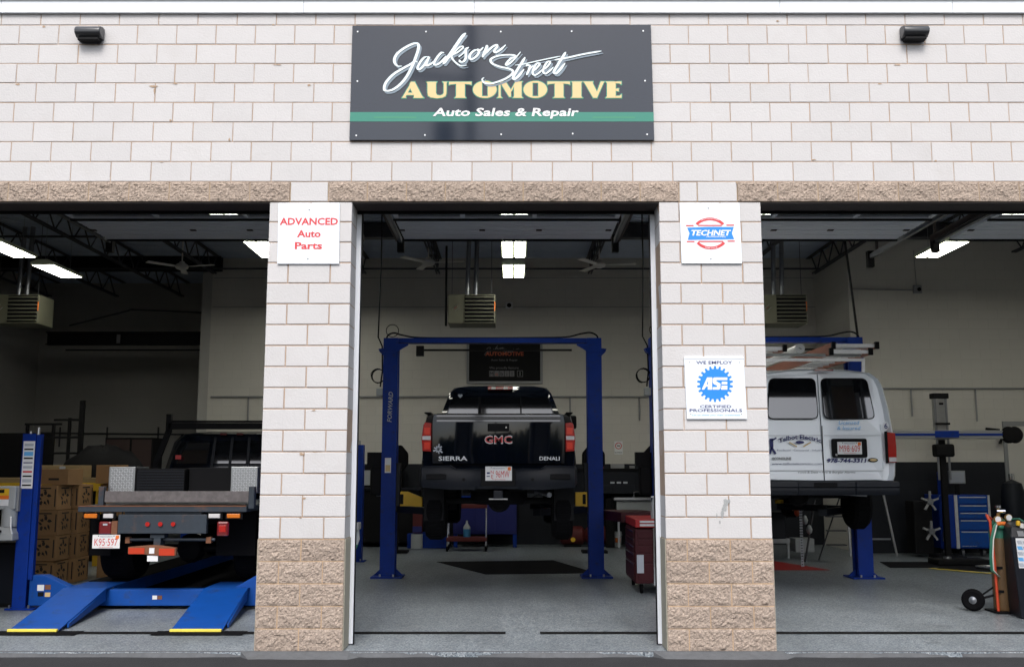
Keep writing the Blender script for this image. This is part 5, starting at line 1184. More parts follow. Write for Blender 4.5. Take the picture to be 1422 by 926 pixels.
# headache rack
hr = MB(); y = Y0 + 2.45
for s in (-1, 1):
    hr.bar((X0 + s * .98, y, 1.235), (X0 + s * .98, y, 1.75), .07); hr.bar((X0 + s * .98, y, 1.74), (X0 + s * .82, y, 2.20), .07); hr.bar((X0 + s * .82, y, 2.18), (X0 + s * .82, y, 2.44), .07)
hr.bar((X0 - .82, y, 2.27), (X0 + .82, y, 2.27), .07, .09); hr.bar((X0 - .8, y, 2.335), (X0 + .8, y, 2.335), .03)
hr.build('headache_rack', 'black', t)
W_(-.78, -.70, 2.66, 2.672, 1.80, 1.86).build('red_sticker', 'plate_red', t)
# ================================================================== SHOP CONTENTS
def carton(x, y, z, label, first=None, sx=.36, sy=.46, sz=.355, rz=0, prints=True):
    if first is not None:
        c = copy_tree(first, None, (x, y, z), label); c.rotation_euler.z = rz; return c
    t = thing('cardboard_box', label, 'box', (0, 0, 0), 'stacked cardboard cartons')
    bx(-sx / 2, sx / 2, -sy / 2, sy / 2, 0, sz - .004).build('carton', 'cardboard', t, bevel=.006)
    bx(-sx / 2 - .002, sx / 2 + .002, -.025, .025, sz - .0045, sz - .0025).build('tape', 'wood', t)
    if prints:
        for ax in ('f', 's'):
            mb = MB(); n = 22; rr = random.Random(5)
            w_ = (sx if ax == 'f' else sy)
            pts = []
            for k in range(n):
                a = 2 * math.pi * k / n; q = 1 + .18 * math.sin(5 * a) + .1 * rr.uniform(-1, 1); pts.append((w_ * .24 * q * math.cos(a), .165 + .095 * q * math.sin(a)))
            ins = [(a * .55, .165 + (b - .165) * .5) for a, b in pts]
            f3 = (lambda a, b: (a, -sy / 2 - .0015, b)) if ax == 'f' else (lambda a, b: (sx / 2 + .0015, a, b))
            v = [f3(*p) for p in pts] + [f3(*p) for p in ins]; mb.add(v, [(i, (i + 1) % n, (i + 1) % n + n, i + n) for i in range(n) if i % 3])
            mb.add([f3(a, b) for a, b in ((-w_ * .25, .30), (w_ * .25, .30), (w_ * .25, .318), (-w_ * .25, .318))], [(0, 1, 2, 3)])
            mb.add([f3(a, b) for a, b in ((w_ * .40, .05), (w_ * .45, .05), (w_ * .45, .30), (w_ * .40, .30))], [(0, 1, 2, 3)])
            mb.add([f3(a, b) for a, b in ((-w_ * .06, .275), (w_ * .06, .275), (w_ * .06, .292), (-w_ * .06, .292))], [(0, 1, 2, 3)])
            mb.build('print', 'print_black', t, recalc=False)
    t.location = (x, y, z); t.rotation_euler.z = rz; return t
rows = ['bottom', 'second', 'third', 'top']; b0 = None
for cx, cy, n, nm in ((-6.69, 5.1, 4, 'front stack beside the blue lift post'), (-6.62, 5.62, 4, 'second stack behind the front one'), (-6.22, 6.3, 4, 'stack nearest the truck'), (-6.95, 6.2, 4, 'stack at the back left of the cartons')):
    for k in range(n):
        o = carton(cx + random.uniform(-.012, .012), cy + random.uniform(-.015, .015), .005 + k * .357 - (.0), rows[k] + ' printed carton of the ' + nm, b0, rz=random.uniform(-.05, .05)); b0 = b0 or o
t = thing('open_carton', 'plain opened cardboard box on top of the carton stack', 'box', (-6.62, 5.15, 1.436))
bx(-6.83, -6.42, 4.95, 5.45, 1.437, 1.66).build('carton', 'cardboard', t, bevel=.005); bx(-6.70, -6.55, 4.945, 4.949, 1.50, 1.53).build('print', 'print_black', t)
t = thing('open_carton', 'plain cardboard box standing at the right end of the carton tops', 'box', (-6.3, 6.2, 1.436)); bx(-6.42, -6.12, 5.9, 6.4, 1.437, 1.72).build('carton', 'cardboard', t, bevel=.005)
mb = MB(); rr = random.Random(4)
for k in range(26): mb.bar((-6.9 + rr.uniform(0, .8), 7.4 + rr.uniform(-.3, .3), 1.30 + rr.uniform(0, .25)), (-6.9 + rr.uniform(0, .9), 7.4 + rr.uniform(-.3, .3), 1.32 + rr.uniform(0, .35)), rr.uniform(.02, .1))
o = mb.build('scrap_parts', 'black'); tag(o, 'tangle of dark parts piled behind the carton stacks', 'parts')
# yellow bench with clutter behind
t = thing('work_table', 'yellow work table with clutter at the far left', 'table', (-8.3, 8.2, 0))
bx(-9.6, -7.05, 7.8, 8.6, 1.42, 1.50).build('tabletop', 'wood', t); bx(-9.6, -7.05, 7.79, 7.80, 1.28, 1.42).build('apron', 'yellow', t)
for x in (-9.5, -8.55, -7.15): bx(x - .06, x + .06, 7.82, 7.95, .005, 1.42).build('leg', 'yellow', t)
t = thing('storage_bin', 'tan storage carton on the yellow work table', 'box', (-8.0, 8.1, 1.5)); bx(-8.30, -7.55, 7.9, 8.4, 1.502, 1.72).build('bin', 'wood', t, bevel=.01); bx(-7.9, -7.8, 7.893, 7.898, 1.6, 1.7).build('tag', 'faint_grey', t)
t = thing('tarp_heap', 'black tarpaulin heap beside the cartons', 'tarp', (-7.6, 9, 1.5))
mb = MB(); L = []
for k in range(6):
    r = .75 * math.cos(k / 5.2 * math.pi / 2) + .01; L.append([(-7.6 + r * 1.1 * math.cos(a / 14 * 2 * math.pi) * (1 + .15 * noise.noise(Vector((a, k, 0)))), 9.0 + r * .5 * math.sin(a / 14 * 2 * math.pi), 1.45 + .62 * math.sin(k / 5.2 * math.pi / 2) * (1 + .2 * noise.noise(Vector((a * .9, k * .9, 1))))) for a in range(14)])
mb.loft(L).build('tarp', 'black', t, smooth=True); bx(-8.4, -6.9, 8.7, 9.3, .005, 1.45).build('crate', 'black', t)
t = thing('shelf_rack', 'tall black metal frame rack at the far left', 'rack', (-8.6, 9.4, 0))
for x in (-9.25, -8.75, -8.45): bx(x - .025, x + .025, 9.38, 9.43, .005, 2.62 if x > -8.5 else 2.50).build('upright', 'black', t)
bx(-8.26, -8.18, 9.36, 9.44, .005, 2.95).build('upright', 'black', t)
for z, a, b in ((2.5, -9.3, -8.6), (2.58, -8.75, -8.2), (2.25, -9.3, -8.2), (1.95, -8.75, -8.2), (1.6, -9.3, -8.2)): bx(a, b, 9.385, 9.425, z - .02, z + .02).build('crossbar', 'black', t)
tag(bx(-10.1, -9.0, 9.9, 10.0, .005, 2.35).build('dark_board', 'black'), 'black board leaning behind the frame rack at the left edge', 'board')
t = thing('cupboard', 'dark brown cupboard against the deep wall left of the truck', 'cupboard', (-8.3, 12.2, 0))
bx(-8.78, -7.75, 11.9, 12.5, .005, 2.32).build('carcass', 'black', t); bx(-8.75, -8.25, 11.89, 11.899, .1, 2.28).build('door', 'brown_panel', t); bx(-8.2, -7.78, 11.89, 11.899, .1, 2.28).build('door', 'brown_panel', t)
# middle bay rear
t = thing('tool_cart', 'small red two-shelf cart under the pickup', 'cart', (-.92, 11.0, 0))
for z in (.86, .20): bx(-1.33, -.51, 10.8, 11.25, z, z + .08).build('shelf', 'darkred', t, bevel=.01)
for x in (-1.31, -.53):
    for yy in (10.82, 11.23): MB().cyl((x, yy, .10), (x, yy, .96), .016, 8).build('leg', 'chrome', t); MB().lathe([(0, -.02), (.055, -.02), (.055, .02), (0, .02)], (x, yy, .06), 'x', 12).build('caster', 'rubber', t)
t = thing('spray_bottle', 'clear and blue bottle on the lower shelf of the red cart', 'bottle', (-.92, 10.95, .28)); MB().lathe([(0, .0), (.075, .0), (.075, .16), (0, .16)], (-.92, 10.95, .282), n=14).build('liquid', 'bottle_blue', t, smooth=True); MB().lathe([(.075, .16), (.07, .20), (.025, .27), (.02, .33), (0, .33)], (-.92, 10.95, .282), n=14).build('neck', 'greyplastic', t, smooth=True)
t = thing('drill_set', 'yellow tool lying on top of the red cart', 'tool', (-1.2, 11, .94)); bx(-1.28, -1.05, 10.9, 11.05, .942, 1.02).build('body', 'yellow', t, bevel=.02); bx(-1.05, -.98, 10.93, 11.0, .95, 1.0).build('nose', 'black', t)
t = thing('blue_workbench', 'dark blue steel workbench behind the red cart', 'workbench', (-.55, 12.1, 0))
bx(-1.25, .1, 11.8, 12.4, .28, 1.02).build('cabinet', 'navy', t, bevel=.01); bx(-1.3, .15, 11.75, 12.42, 1.02, 1.07).build('top', 'blue', t)
for x in (-1.2, .06): bx(x - .04, x + .04, 11.82, 11.9, .005, .28).build('leg', 'blue', t)
for k in range(3): bx(-1.2 + k * .44, -.80 + k * .44, 11.788, 11.798, .34, .98).build('door', 'navy', t, bevel=.004)
tag(bx(-2.2, -1.35, 11.6, 12.3, .005, .30).build('low_bench', 'blue'), 'low blue step bench left of the dark blue workbench', 'bench')
for x, lb in ((1.30, 'round dark red tank left of the lift post, at the back'), (1.84, 'round dark red tank right of the lift post, at the back')):
    t = thing('air_tank', lb, 'tank', (x, 12.1, 0), 'dark red tanks on the rear floor'); MB().lathe([(0, -.28), (.12, -.27), (.2, -.20), (.2, .20), (.12, .27), (0, .28)], (x, 12.1, .235), 'x', 18).build('drum', 'darkred', t, smooth=True)
    bx(x - .18, x + .18, 11.98, 12.22, .005, .05).build('foot', 'black', t)
    if x < 1.5: MB().lathe([(0, 0), (.05, 0), (.05, .02), (0, .02)], (x - .0, 11.90, .16), 'y', 12).build('cap', 'yellow', t)
t = thing('bucket', 'white plastic bucket standing by the rear bench', 'bucket', (2.23, 12.05, 0)); MB().lathe([(0, .005), (.10, .005), (.125, .30), (.13, .32), (.118, .32), (.095, .02), (0, .02)], (2.23, 12.05, 0), n=20).build('pail', 'white', t, smooth=True)
bx(2.20, 2.31, 11.93, 11.945, .10, .20).build('label_print', 'orange', t)
a = [(2.23 + .125 * math.cos(q / 8 * math.pi), 11.93, .28 - .09 * math.sin(q / 8 * math.pi)) for q in range(9)]; MB().tube(a, .004, 5).build('handle', 'galv', t)
# rear counter right (black drawers + pale bench below)
t = thing('drawer_counter', 'black counter cabinet with white labels along the back wall', 'counter', (2.35, 12.2, 0))
bx(1.2, 3.15, 11.95, 12.5, 1.12, 1.62).build('cabinet', 'bumper_dark', t, bevel=.01); bx(1.15, 3.2, 11.9, 12.5, 1.62, 1.66).build('top', 'black', t)
for x, z in ((1.72, 1.48), (1.86, 1.48), (1.72, 1.36), (1.86, 1.36), (2.16, 1.36), (2.30, 1.36), (2.44, 1.36)): bx(x - .045, x + .045, 11.942, 11.948, z - .02, z + .02).build('label_plate', 'faint_grey', t)
for k in range(4): bx(1.22 + k * .48, 1.68 + k * .48, 11.943, 11.949, 1.145, 1.31).build('drawer', 'bumper_dark', t, bevel=.003)
t = thing('parts_washer', 'pale bench with steel sink top under the black counter', 'bench', (2.6, 12.1, 0))
bx(2.22, 3.2, 11.7, 12.3, .55, .98).build('tub', 'greyplastic', t, bevel=.01); bx(2.16, 3.25, 11.65, 12.35, 1.0, 1.05).build('worktop', 'steel', t)
for x in (2.26, 3.1): bx(x - .02, x + .02, 11.72, 11.76, .005, .55).build('leg', 'steel', t)
MB().tube([(2.60, 11.8, 1.05), (2.60, 11.8, 1.16), (2.72, 11.8, 1.18), (2.74, 11.8, 1.12)], .012, 6).build('tap', 'chrome', t)
bx(2.0, 2.18, 11.8, 12.2, .005, 1.02).build('side_panel', 'black', t)
for x, z1, m_, lb, nm in ((1.95, 1.74, 'darkred', 'small dark red item on the black counter', 'small_box'), (2.3, 1.76, 'grey', 'grey tray of parts on the black counter', 'parts_tray'), (2.62, 1.72, 'grey', 'low grey box on the black counter', 'small_case')):
    tag(bx(x - (.14 if 'tray' in nm else .05), x + (.14 if 'tray' in nm else .05), 12.1, 12.3, 1.664, z1).build(nm, m_, bevel=.008), lb, 'box')
t = thing('detergent_bottle', 'blue bottle standing on the black counter by the right jamb', 'bottle', (2.87, 12.2, 1.664)); MB().lathe([(0, 0), (.06, 0), (.06, .15), (.03, .20), (.02, .24), (0, .24)], (2.87, 12.2, 1.664), n=14).build('body', 'letter_blue', t, smooth=True); MB().lathe([(0, .24), (.025, .24), (.025, .27), (0, .27)], (2.87, 12.2, 1.664), n=10).build('cap', 'white', t)
t = thing('wall_bench_left', 'dark workbench against the back wall left of the pickup', 'workbench', (-2.6, 12.2, 0))
bx(-3.6, -2.0, 11.9, 12.5, .1, 1.2).build('cabinet', 'black', t, bevel=.01); bx(-3.5, -2.4, 12.2, 12.5, 1.25, 1.72).build('upper_case', 'black', t); bx(-3.22, -3.09, 12.19, 12.199, 1.30, 1.62).build('label_print', 'greyplastic', t); bx(-3.65, -1.95, 11.85, 12.5, 1.2, 1.25).build('top', 'bumper_dark', t)
t.name = 'dark_workbench'
# vertical bottle rack etc behind left post : red and white bits
t = thing('extinguisher', 'dark red extinguisher in the shade behind the rear blue post', 'fire extinguisher', (-2.42, 10.2, 0)); MB().lathe([(0, .02), (.10, .02), (.11, .08), (.11, .62), (.07, .72), (.025, .76), (0, .76)], (-2.42, 10.2, 0), n=18).build('body', 'darkred', t, smooth=True)
bx(-2.50, -2.34, 10.08, 10.089, .50, .60).build('label_print', 'faint_grey', t); MB().tube([(-2.42, 10.15, .78), (-2.32, 10.1, .82), (-2.28, 10.1, .6)], .015, 6).build('hose', 'black', t)
t = thing('spray_can', 'white bottle hanging beside the left lift post', 'bottle', (-2.06, 6.35, 1.2)); MB().lathe([(0, 0), (.055, 0), (.06, .10), (.035, .15), (.055, .2), (.05, .33), (.02, .38), (0, .38)], (-2.10, 6.38, 1.23), n=14).build('body', 'greyplastic', t, smooth=True)
t = thing('oil_drain', 'tall red and blue waste oil stand below the yellow lift arm', 'oil drain', (-1.97, 11.3, 0))
MB().cyl((-1.97, 11.3, .02), (-1.97, 11.3, .32), .12, 18).build('drum', 'greyplastic', t); bx(-2.05, -1.86, 11.2, 11.4, .34, 1.02).build('stand', 'darkred', t, bevel=.01); bx(-2.05, -1.86, 11.19, 11.199, .36, .48).build('band', 'navy', t); text('OIL', -1.96, .80, 11.197, 'faint_grey', t, h=.05, rotz=R(90))
t = thing('hose_reel', 'grey and green tool hanging on the inner side of the left pier', 'tool', (-1.60, 1.9, .95))
bx(-1.81, -1.735, 1.9, 2.1, .98, 1.06).build('head', 'grey', t, bevel=.01); MB().tube([(-1.77, 2.0, .98), (-1.76, 2.0, .88), (-1.78, 2.0, .82)], .028, 8).build('grip', 'greyplastic', t, smooth=True); MB().tube([(-1.77, 2.0, .82), (-1.79, 2.0, .77)], .022, 8).build('end_piece', 'hose_green', t)
bx(-1.95, -1.86, 1.92, 2.08, .005, 1.25).build('stand', 'black', t); bx(-1.87, -1.80, 1.95, 2.05, 1.0, 1.04).build('arm', 'black', t)
# red tool chest by the right jamb
t = thing('red_tool_chest', 'red rolling tool chest with open lid behind the right jamb', 'tool chest', (1.9, 4.2, 0))
mb = bx(1.66, 2.5, 4.1, 5.2, .14, .86); mb.build('cabinet', 'maroon', t, bevel=.01)
for k, (z0, z1) in enumerate(((.17, .40), (.42, .53), (.55, .63), (.65, .72), (.74, .83))): 
    bx(1.648, 1.659, 4.15, 5.15, z0, z1).build('drawer', 'maroon', t, bevel=.003); bx(1.640, 1.647, 4.2, 5.1, z1 - .018, z1 - .006).build('handle', 'chrome', t)
    bx(1.70, 1.92, 4.088, 4.099, z0, z1).build('end_drawer', 'maroon', t, bevel=.003)
bx(1.66, 2.5, 4.05, 5.2, .88, .99).build('top_tray', 'red', t, bevel=.01); 
for z in (.90, .945): bx(1.72, 1.97, 4.035, 4.049, z, z + .028).build('label_strip', 'aluminium', t)
bx(1.900, 1.922, 4.06, 4.09, .12, .98).build('corner_rail', 'chrome', t); bx(1.925, 2.03, 4.05, 4.09, .05, 1.0).build('side_panel', 'red', t)
mb = MB(); mb.loft([[(1.62, 5.4, 1.02), (2.3, 5.4, 1.02), (2.3, 5.4, .88), (1.62, 5.4, .88)], [(1.36, 6.4, 1.02), (2.0, 6.4, 1.02), (2.0, 6.4, .88), (1.36, 6.4, .88)]]); mb.build('side_shelf', 'maroon', t)
for k, x in enumerate((1.665, 1.68)): bx(x - .002, x + .09, 4.078, 4.087, .28 if k else .2, .52).build('white_stripe', 'faint_grey', t) if k else None
for yy in (4.2, 5.1):
    for x in (1.75, 2.4): MB().lathe([(0, -.02), (.06, -.02), (.06, .02), (0, .02)], (x, yy, .065), 'x', 14).build('caster', 'rubber', t)
t = thing('clear_bottle', 'clear spray bottle on top of the red tool chest', 'bottle', (1.93, 4.2, .99)); MB().lathe([(0, 0), (.038, 0), (.04, .10), (.028, .13), (.036, .17), (.03, .22), (.013, .26), (.013, .29), (0, .29)], (1.93, 4.2, .993), n=14).build('body', 'greyplastic', t, smooth=True); bx(1.90, 1.95, 4.19, 4.21, 1.275, 1.295).build('trigger', 'white', t)
# mats, lines and one sheet of painted shade

def quad(name, pts, z, m, label, cat): 
    mb = MB(); mb.add([(x, y, z) for x, y in pts] + [(x, y, .0035) for x, y in pts], [(0, 1, 2, 3), (0, 4, 5, 1), (1, 5, 6, 2), (2, 6, 7, 3), (3, 7, 4, 0)]); tag(mb.build(name, m), label, cat)
quad('floor_mat_or_shade', [(-.42, 6.55), (1.35, 6.75), (.75, 8.9), (-1.35, 8.6)], .009, 'matrubber', 'black rubber mat on the floor under the pickup', 'mat')
quad('floor_mat_or_shade', [(-5.6, 2.95), (-2.95, 2.95), (-2.95, 9.6), (-5.6, 9.6)], .009, 'matrubber', 'added black sheet of painted shade on the floor under the four-post lift', 'mat')  # added sheet, puts the shade beneath the flatbed into the floor colour
quad('floor_mat_or_shade', [(2.9, 7.2), (5.25, 7.2), (4.6, 9.2), (2.9, 9.2)], .009, 'red', 'dark red mat on the floor under the van', 'mat')
quad('floor_mat_or_shade', [(6.4, 7.6), (8.6, 7.6), (8.6, 8.6), (6.6, 8.6)], .009, 'matrubber', 'black rubber mat before the blue tool chest', 'mat')
mb = MB(); mb.add([(6.95, 7.38, .012), (8.6, 5.35, .012), (8.72, 5.40, .012), (7.05, 7.45, .012)], [(0, 1, 2, 3)]); 
quad('floor_mat_or_shade', [(7.1, 7.42), (10.5, 4.9), (10.8, 6.8), (8.0, 8.4)], .0088, 'matrubber', 'black mat edged by the yellow floor line in the right bay', 'mat')
tag(mb.build('floor_line', 'yellow_line', recalc=False), 'yellow line taped on the floor in the right bay', 'floor line')
# right bay
t = thing('blue_tool_chest', 'tall blue rolling tool chest with five drawers by the right wall', 'tool chest', (8.55, 9.9, 0))
bx(8.15, 9.12, 9.6, 10.25, .16, 1.16).build('cabinet', 'blue', t, bevel=.012); bx(8.44, 8.50, 9.585, 9.60, .16, 1.16).build('edge_rail', 'aluminium', t); bx(9.08, 9.12, 9.585, 9.60, .16, 1.16).build('edge_rail', 'aluminium', t)
for z0, z1 in ((.18, .49), (.51, .70), (.72, .84), (.86, .98), (1.0, 1.14)):
    d = bx(8.51, 9.07, 9.580, 9.598, z0, z1).build('drawer', 'ramp_blue', t, bevel=.005); bx(8.54, 9.04, 9.570, 9.579, z1 - .03, z1 - .012).build('handle', 'aluminium', d)
bx(8.16, 8.43, 9.588, 9.598, .2, 1.12).build('side_door', 'blue', t, bevel=.004); text('toolcenter', 8.68, .21, 9.568, 'faint_grey', t, h=.025, w=.28, shear=.2)
for x in (8.25, 8.6, 9.0):
    MB().lathe([(0, -.025), (.075, -.025), (.075, .025), (0, .025)], (x, 9.75, .08), 'x', 14).build('caster', 'galv', t); bx(x - .04, x + .04, 9.7, 9.8, .10, .16).build('caster_fork', 'black', t)
t = thing('monitor', 'white screen standing above the blue tool chest', 'monitor', (8.67, 9.95, 1.2)); bx(8.52, 8.84, 9.93, 9.97, 1.37, 1.62).build('housing', 'greyplastic', t, bevel=.008); bx(8.545, 8.815, 9.924, 9.929, 1.395, 1.595).build('screen', 'faint_grey', t); bx(8.64, 8.72, 9.95, 9.98, 1.16, 1.38).build('stand', 'black', t)
t = thing('blue_canister', 'small blue canister left of the white screen', 'canister', (8.38, 9.95, 1.16)); MB().cyl((8.38, 9.95, 1.162), (8.38, 9.95, 1.60), .08, 16).build('body', 'blue', t, smooth=True)
t = thing('alignment_rig', 'wheel alignment stand with long blue camera beam behind the van', 'alignment machine', (8.15, 9.3, 0))
bx(8.03, 8.27, 9.26, 9.38, 2.2, 3.00).build('tower', 'steel', t); bx(8.10, 8.20, 9.28, 9.36, .06, 2.2).build('mast', 'black', t); bx(8.0, 8.30, 9.23, 9.41, 2.98, 3.08).build('tower_cap', 'black', t, bevel=.01)
for x in (8.035, 8.245): bx(x - .02, x + .02, 9.245, 9.258, 1.45, 2.98).build('rail', 'galv', t)
bx(8.02, 8.28, 9.20, 9.25, 2.48, 2.52).build('clamp_bar', 'black', t); bx(8.11, 8.19, 9.24, 9.245, 2.86, 2.90).build('badge', 'black', t)
mb = bx(6.3, 9.35, 9.14, 9.24, 2.215, 2.375); mb.build('camera_beam', 'grey', t, bevel=.012); bx(6.3, 9.3, 9.128, 9.139, 2.275, 2.315).build('beam_stripe', 'blue', t); bx(7.95, 8.40, 9.12, 9.125, 2.24, 2.365).build('beam_center', 'blue', t)
MB().lathe([(0, -.07), (.13, -.06), (.16, 0), (.13, .06), (0, .07)], (9.47, 9.17, 2.29), 'y', 18).build('camera_head', 'black', t, smooth=True); MB().lathe([(0, -.07), (.13, -.06), (.16, 0), (.13, .06), (0, .07)], (9.36, 9.17, 2.29), 'y', 18).build('camera_head', 'black', t, smooth=True)
bx(7.98, 8.34, 9.18, 9.4, 1.88, 2.12).build('hub_box', 'black', t, bevel=.04); bx(7.9, 8.4, 9.1, 9.6, .005, .06).build('base', 'black', t)
bx(7.62, 7.98, 9.5, 9.9, .06, 1.05).build('cabinet', 'black', t, bevel=.02)
t = thing('wheel_clamps', 'pair of steel wheel clamps hanging left of the blue tool chest', 'wheel clamp', (7.85, 9.3, .4))
for z in (1.05, .50):
    for k in range(5):
        a = 2 * math.pi * k / 5 + .3; MB().bar((7.85, 9.30, z), (7.85 + .17 * math.cos(a), 9.28, z + .19 * math.sin(a)), .035).build('claw', 'grey', t)
    MB().cyl((7.85, 9.26, z), (7.85, 9.38, z), .06, 12).build('hub', 'galv', t)
MB().tube([(8.18, 9.56, .3), (8.22, 9.56, .9), (8.24, 9.56, 1.0)], .012, 6).build('rod', 'galv', t)
t = thing('floor_jack', 'low black floor jack lying on the mat before the blue chest', 'jack', (7.9, 8.1, 0)); bx(7.35, 8.25, 7.9, 8.35, .0125, .11).build('frame', 'black', t, bevel=.02); MB().tube([(8.2, 8.0, .10), (8.75, 7.7, .06)], .02, 8).build('handle', 'galv', t); MB().lathe([(0, 0), (.07, 0), (.07, .03), (0, .03)], (7.6, 8.1, .11), n=12).build('saddle', 'steel', t)
t = thing('drip_tray', 'thin grey metal tray on the mat in front of the floor jack', 'tray', (8.0, 7.5, 0)); MB().lathe([(0, .0125), (.28, .0125), (.30, .035), (.28, .035), (.27, .02), (0, .02)], (8.1, 7.45, 0), n=20).build('dish', 'steel', t)
# under the van
t = thing('step_ladder', 'aluminium step ladder standing in the shade under the van', 'ladder', (5.9, 8.6, 0))
for a, b in (((5.93, 8.4, 1.15), (6.25, 8.35, .02)), ((5.93, 8.6, 1.15), (5.55, 8.75, .02)), ((5.45, 8.5, 1.1), (5.2, 8.4, .02))): MB().bar(a, b, .025).build('rail', 'joist', t)
for z in (.3, .55, .8): bx(5.65, 5.98, 8.45, 8.6, z, z + .02).build('step', 'joist', t)
t = thing('folding_frame', 'thin steel frame leaning behind the van lift post', 'stand', (6.45, 9.6, 0))
for a, b in (((7.05, 9.6, 1.45), (7.30, 9.6, .02)), ((6.4, 9.6, .9), (6.42, 9.6, .02)), ((6.55, 9.7, .9), (6.6, 9.7, .02))): MB().bar(a, b, .035).build('leg', 'steel', t)
bx(6.4, 7.2, 9.6, 9.63, .32, .35).build('crossbar', 'galv', t)
t = thing('shop_stand', 'low white and dark test machine under the van', 'machine', (4.7, 9.5, 0))
bx(4.35, 5.2, 9.3, 9.8, .28, .36).build('shelf', 'greyplastic', t); bx(4.55, 5.15, 9.35, 9.75, .36, .85).build('cabinet', 'bumper_dark', t, bevel=.02); bx(5.3, 5.65, 9.3, 9.7, .12, .36).build('side_box', 'greyplastic', t)
for x in (4.38, 5.17): bx(x - .02, x + .02, 9.32, 9.36, .005, .28).build('leg', 'greyplastic', t)
t = thing('chain_strap', 'perforated white strap hanging to the floor under the van', 'strap', (4.95, 7.6, 0))
for k in range(24): bx(4.90, 4.95, 7.60, 7.61, .02 + k * .045, .05 + k * .045).build('link', 'faint_grey', t)
bx(4.915, 4.935, 7.611, 7.615, .02, 1.12).build('tape', 'black', t)
t = thing('glove_pile', 'white and orange rags hanging beside the perforated strap', 'rags', (5.05, 7.8, .6))
for x, z, m_ in ((5.0, 1.0, 'greyplastic'), (5.05, .78, 'greyplastic'), (4.92, .92, 'orange_print'), (5.12, .62, 'greyplastic'), (4.85, 1.02, 'wood')): MB().lathe([(0, -.08), (.04, -.05), (.055, 0), (.03, .07), (0, .09)], (x, 7.8, z), n=10).build('rag', m_, t, smooth=True)
t = thing('yellow_tool', 'yellow drill on the dark machine under the van', 'tool', (4.6, 9.4, .85)); bx(4.2, 4.55, 9.3, 9.4, 1.02, 1.08).build('body', 'yellow', t, bevel=.02); bx(4.28, 4.36, 9.3, 9.4, .862, 1.02).build('grip', 'black', t)
bx(3.3, 3.9, 9.8, 10.2, .40, .46).build('rack_shelf', 'darkred'); o = bpy.data.objects['rack_shelf']; tag(o, 'dark red shelf in the shade behind the red mat', 'shelf')
MB().box(3.35, 3.38, 9.85, 9.88, .005, .40).box(3.82, 3.85, 9.85, 9.88, .005, .40).build('shelf_leg', 'black', o)
t = thing('pressure_tank', 'dark round tank with a bright fitting behind the gas cylinders', 'tank', (9.6, 9.6, 0)); MB().lathe([(0, .3), (.17, .3), (.21, .42), (.21, 1.22), (.17, 1.38), (.0, 1.46)], (9.62, 9.7, 0), n=22).build('vessel', 'bumper_dark', t, smooth=True); MB().lathe([(0, 1.45), (.05, 1.45), (.05, 1.56), (0, 1.56)], (9.62, 9.7, 0), n=12).build('fitting', 'chrome', t)
for k in range(3): a = 2.1 * k; MB().cyl((9.62 + .24 * math.cos(a), 9.7 + .24 * math.sin(a), .005), (9.62 + .24 * math.cos(a), 9.7 + .24 * math.sin(a), .42), .025, 8).build('leg', 'black', t)
# welding set
t = thing('gas_cylinder', 'tall brown gas cylinder strapped to the cart in the right bay', 'gas cylinder', (5.76, 2.45, 0))
MB().lathe([(0, .03), (.105, .03), (.115, .06), (.115, .90), (.10, 1.0), (.06, 1.07), (.03, 1.10), (0, 1.10)], (5.775, 2.45, 0), n=26).build('tank', 'cyl_brown', t, smooth=True); MB().lathe([(.116, .86), (.117, .92), (.102, 1.0), (.06, 1.075), (.05, 1.07), (.10, .98), (.1165, .86)], (5.775, 2.45, 0), n=26).build('green_collar', 'hose_green', t, smooth=True)
MB().cyl((5.775, 2.45, 1.10), (5.775, 2.45, 1.20), .02, 10).build('valve', 'brass', t); MB().cyl((5.73, 2.40, 1.17), (5.83, 2.40, 1.17), .024, 10).build('valve_body', 'chrome', t); MB().lathe([(0, -.015), (.035, -.015), (.035, .015), (0, .015)], (5.775, 2.45, 1.22), 'z', 12).build('hand_wheel', 'chrome', t)
for x, z in ((5.70, 1.08), (5.83, 1.10)):
    MB().lathe([(0, -.02), (.04, -.02), (.04, .01), (0, .01)], (x, 2.33, z), 'y', 16).build('gauge', 'brass', t, smooth=True); MB().lathe([(0, -.026), (.034, -.026), (.034, -.021), (0, -.021)], (x, 2.33, z), 'y', 16).build('gauge_face', 'white', t)
for x, z, m_ in ((5.76, 1.03, 'orange'), (5.80, 1.02, 'hose_red'), (5.71, 1.03, 'orange'), (5.85, 1.0, 'brass'), (5.73, .99, 'hose_green')): MB().lathe([(0, -.035), (.022, -.03), (.028, 0), (.022, .03), (0, .035)], (x, 2.31, z), 'x', 10).build('regulator', m_, t, smooth=True)
for k, (sx, m_) in enumerate(((0, 'hose_green'), (.015, 'hose_green'), (.03, 'fan_white'))):
    MB().tube([(5.70, 2.32, 1.06), (5.64 + sx, 2.30, 1.0), (5.585 + sx, 2.28, .85), (5.565 + sx, 2.28, .66), (5.575 + sx, 2.30, .50), (5.66, 2.32, .44), (5.70, 2.36, .42)], .009, 7).build('hose', m_, t, smooth=True)
MB().tube([(5.85, 2.32, 1.08), (5.92, 2.25, 1.09), (5.99, 2.2, 1.02), (6.08, 2.2, .98)], .01, 7).build('hose', 'hose_green', t, smooth=True)
MB().tube([(5.83, 2.31, 1.05), (5.93, 2.22, 1.03), (6.10, 2.15, 1.0)], .009, 7).build('hose', 'hose_red', t, smooth=True)
t = thing('cylinder_cart', 'orange tubular cylinder cart with grey wheel in the right bay', 'hand truck', (5.62, 2.5, 0))
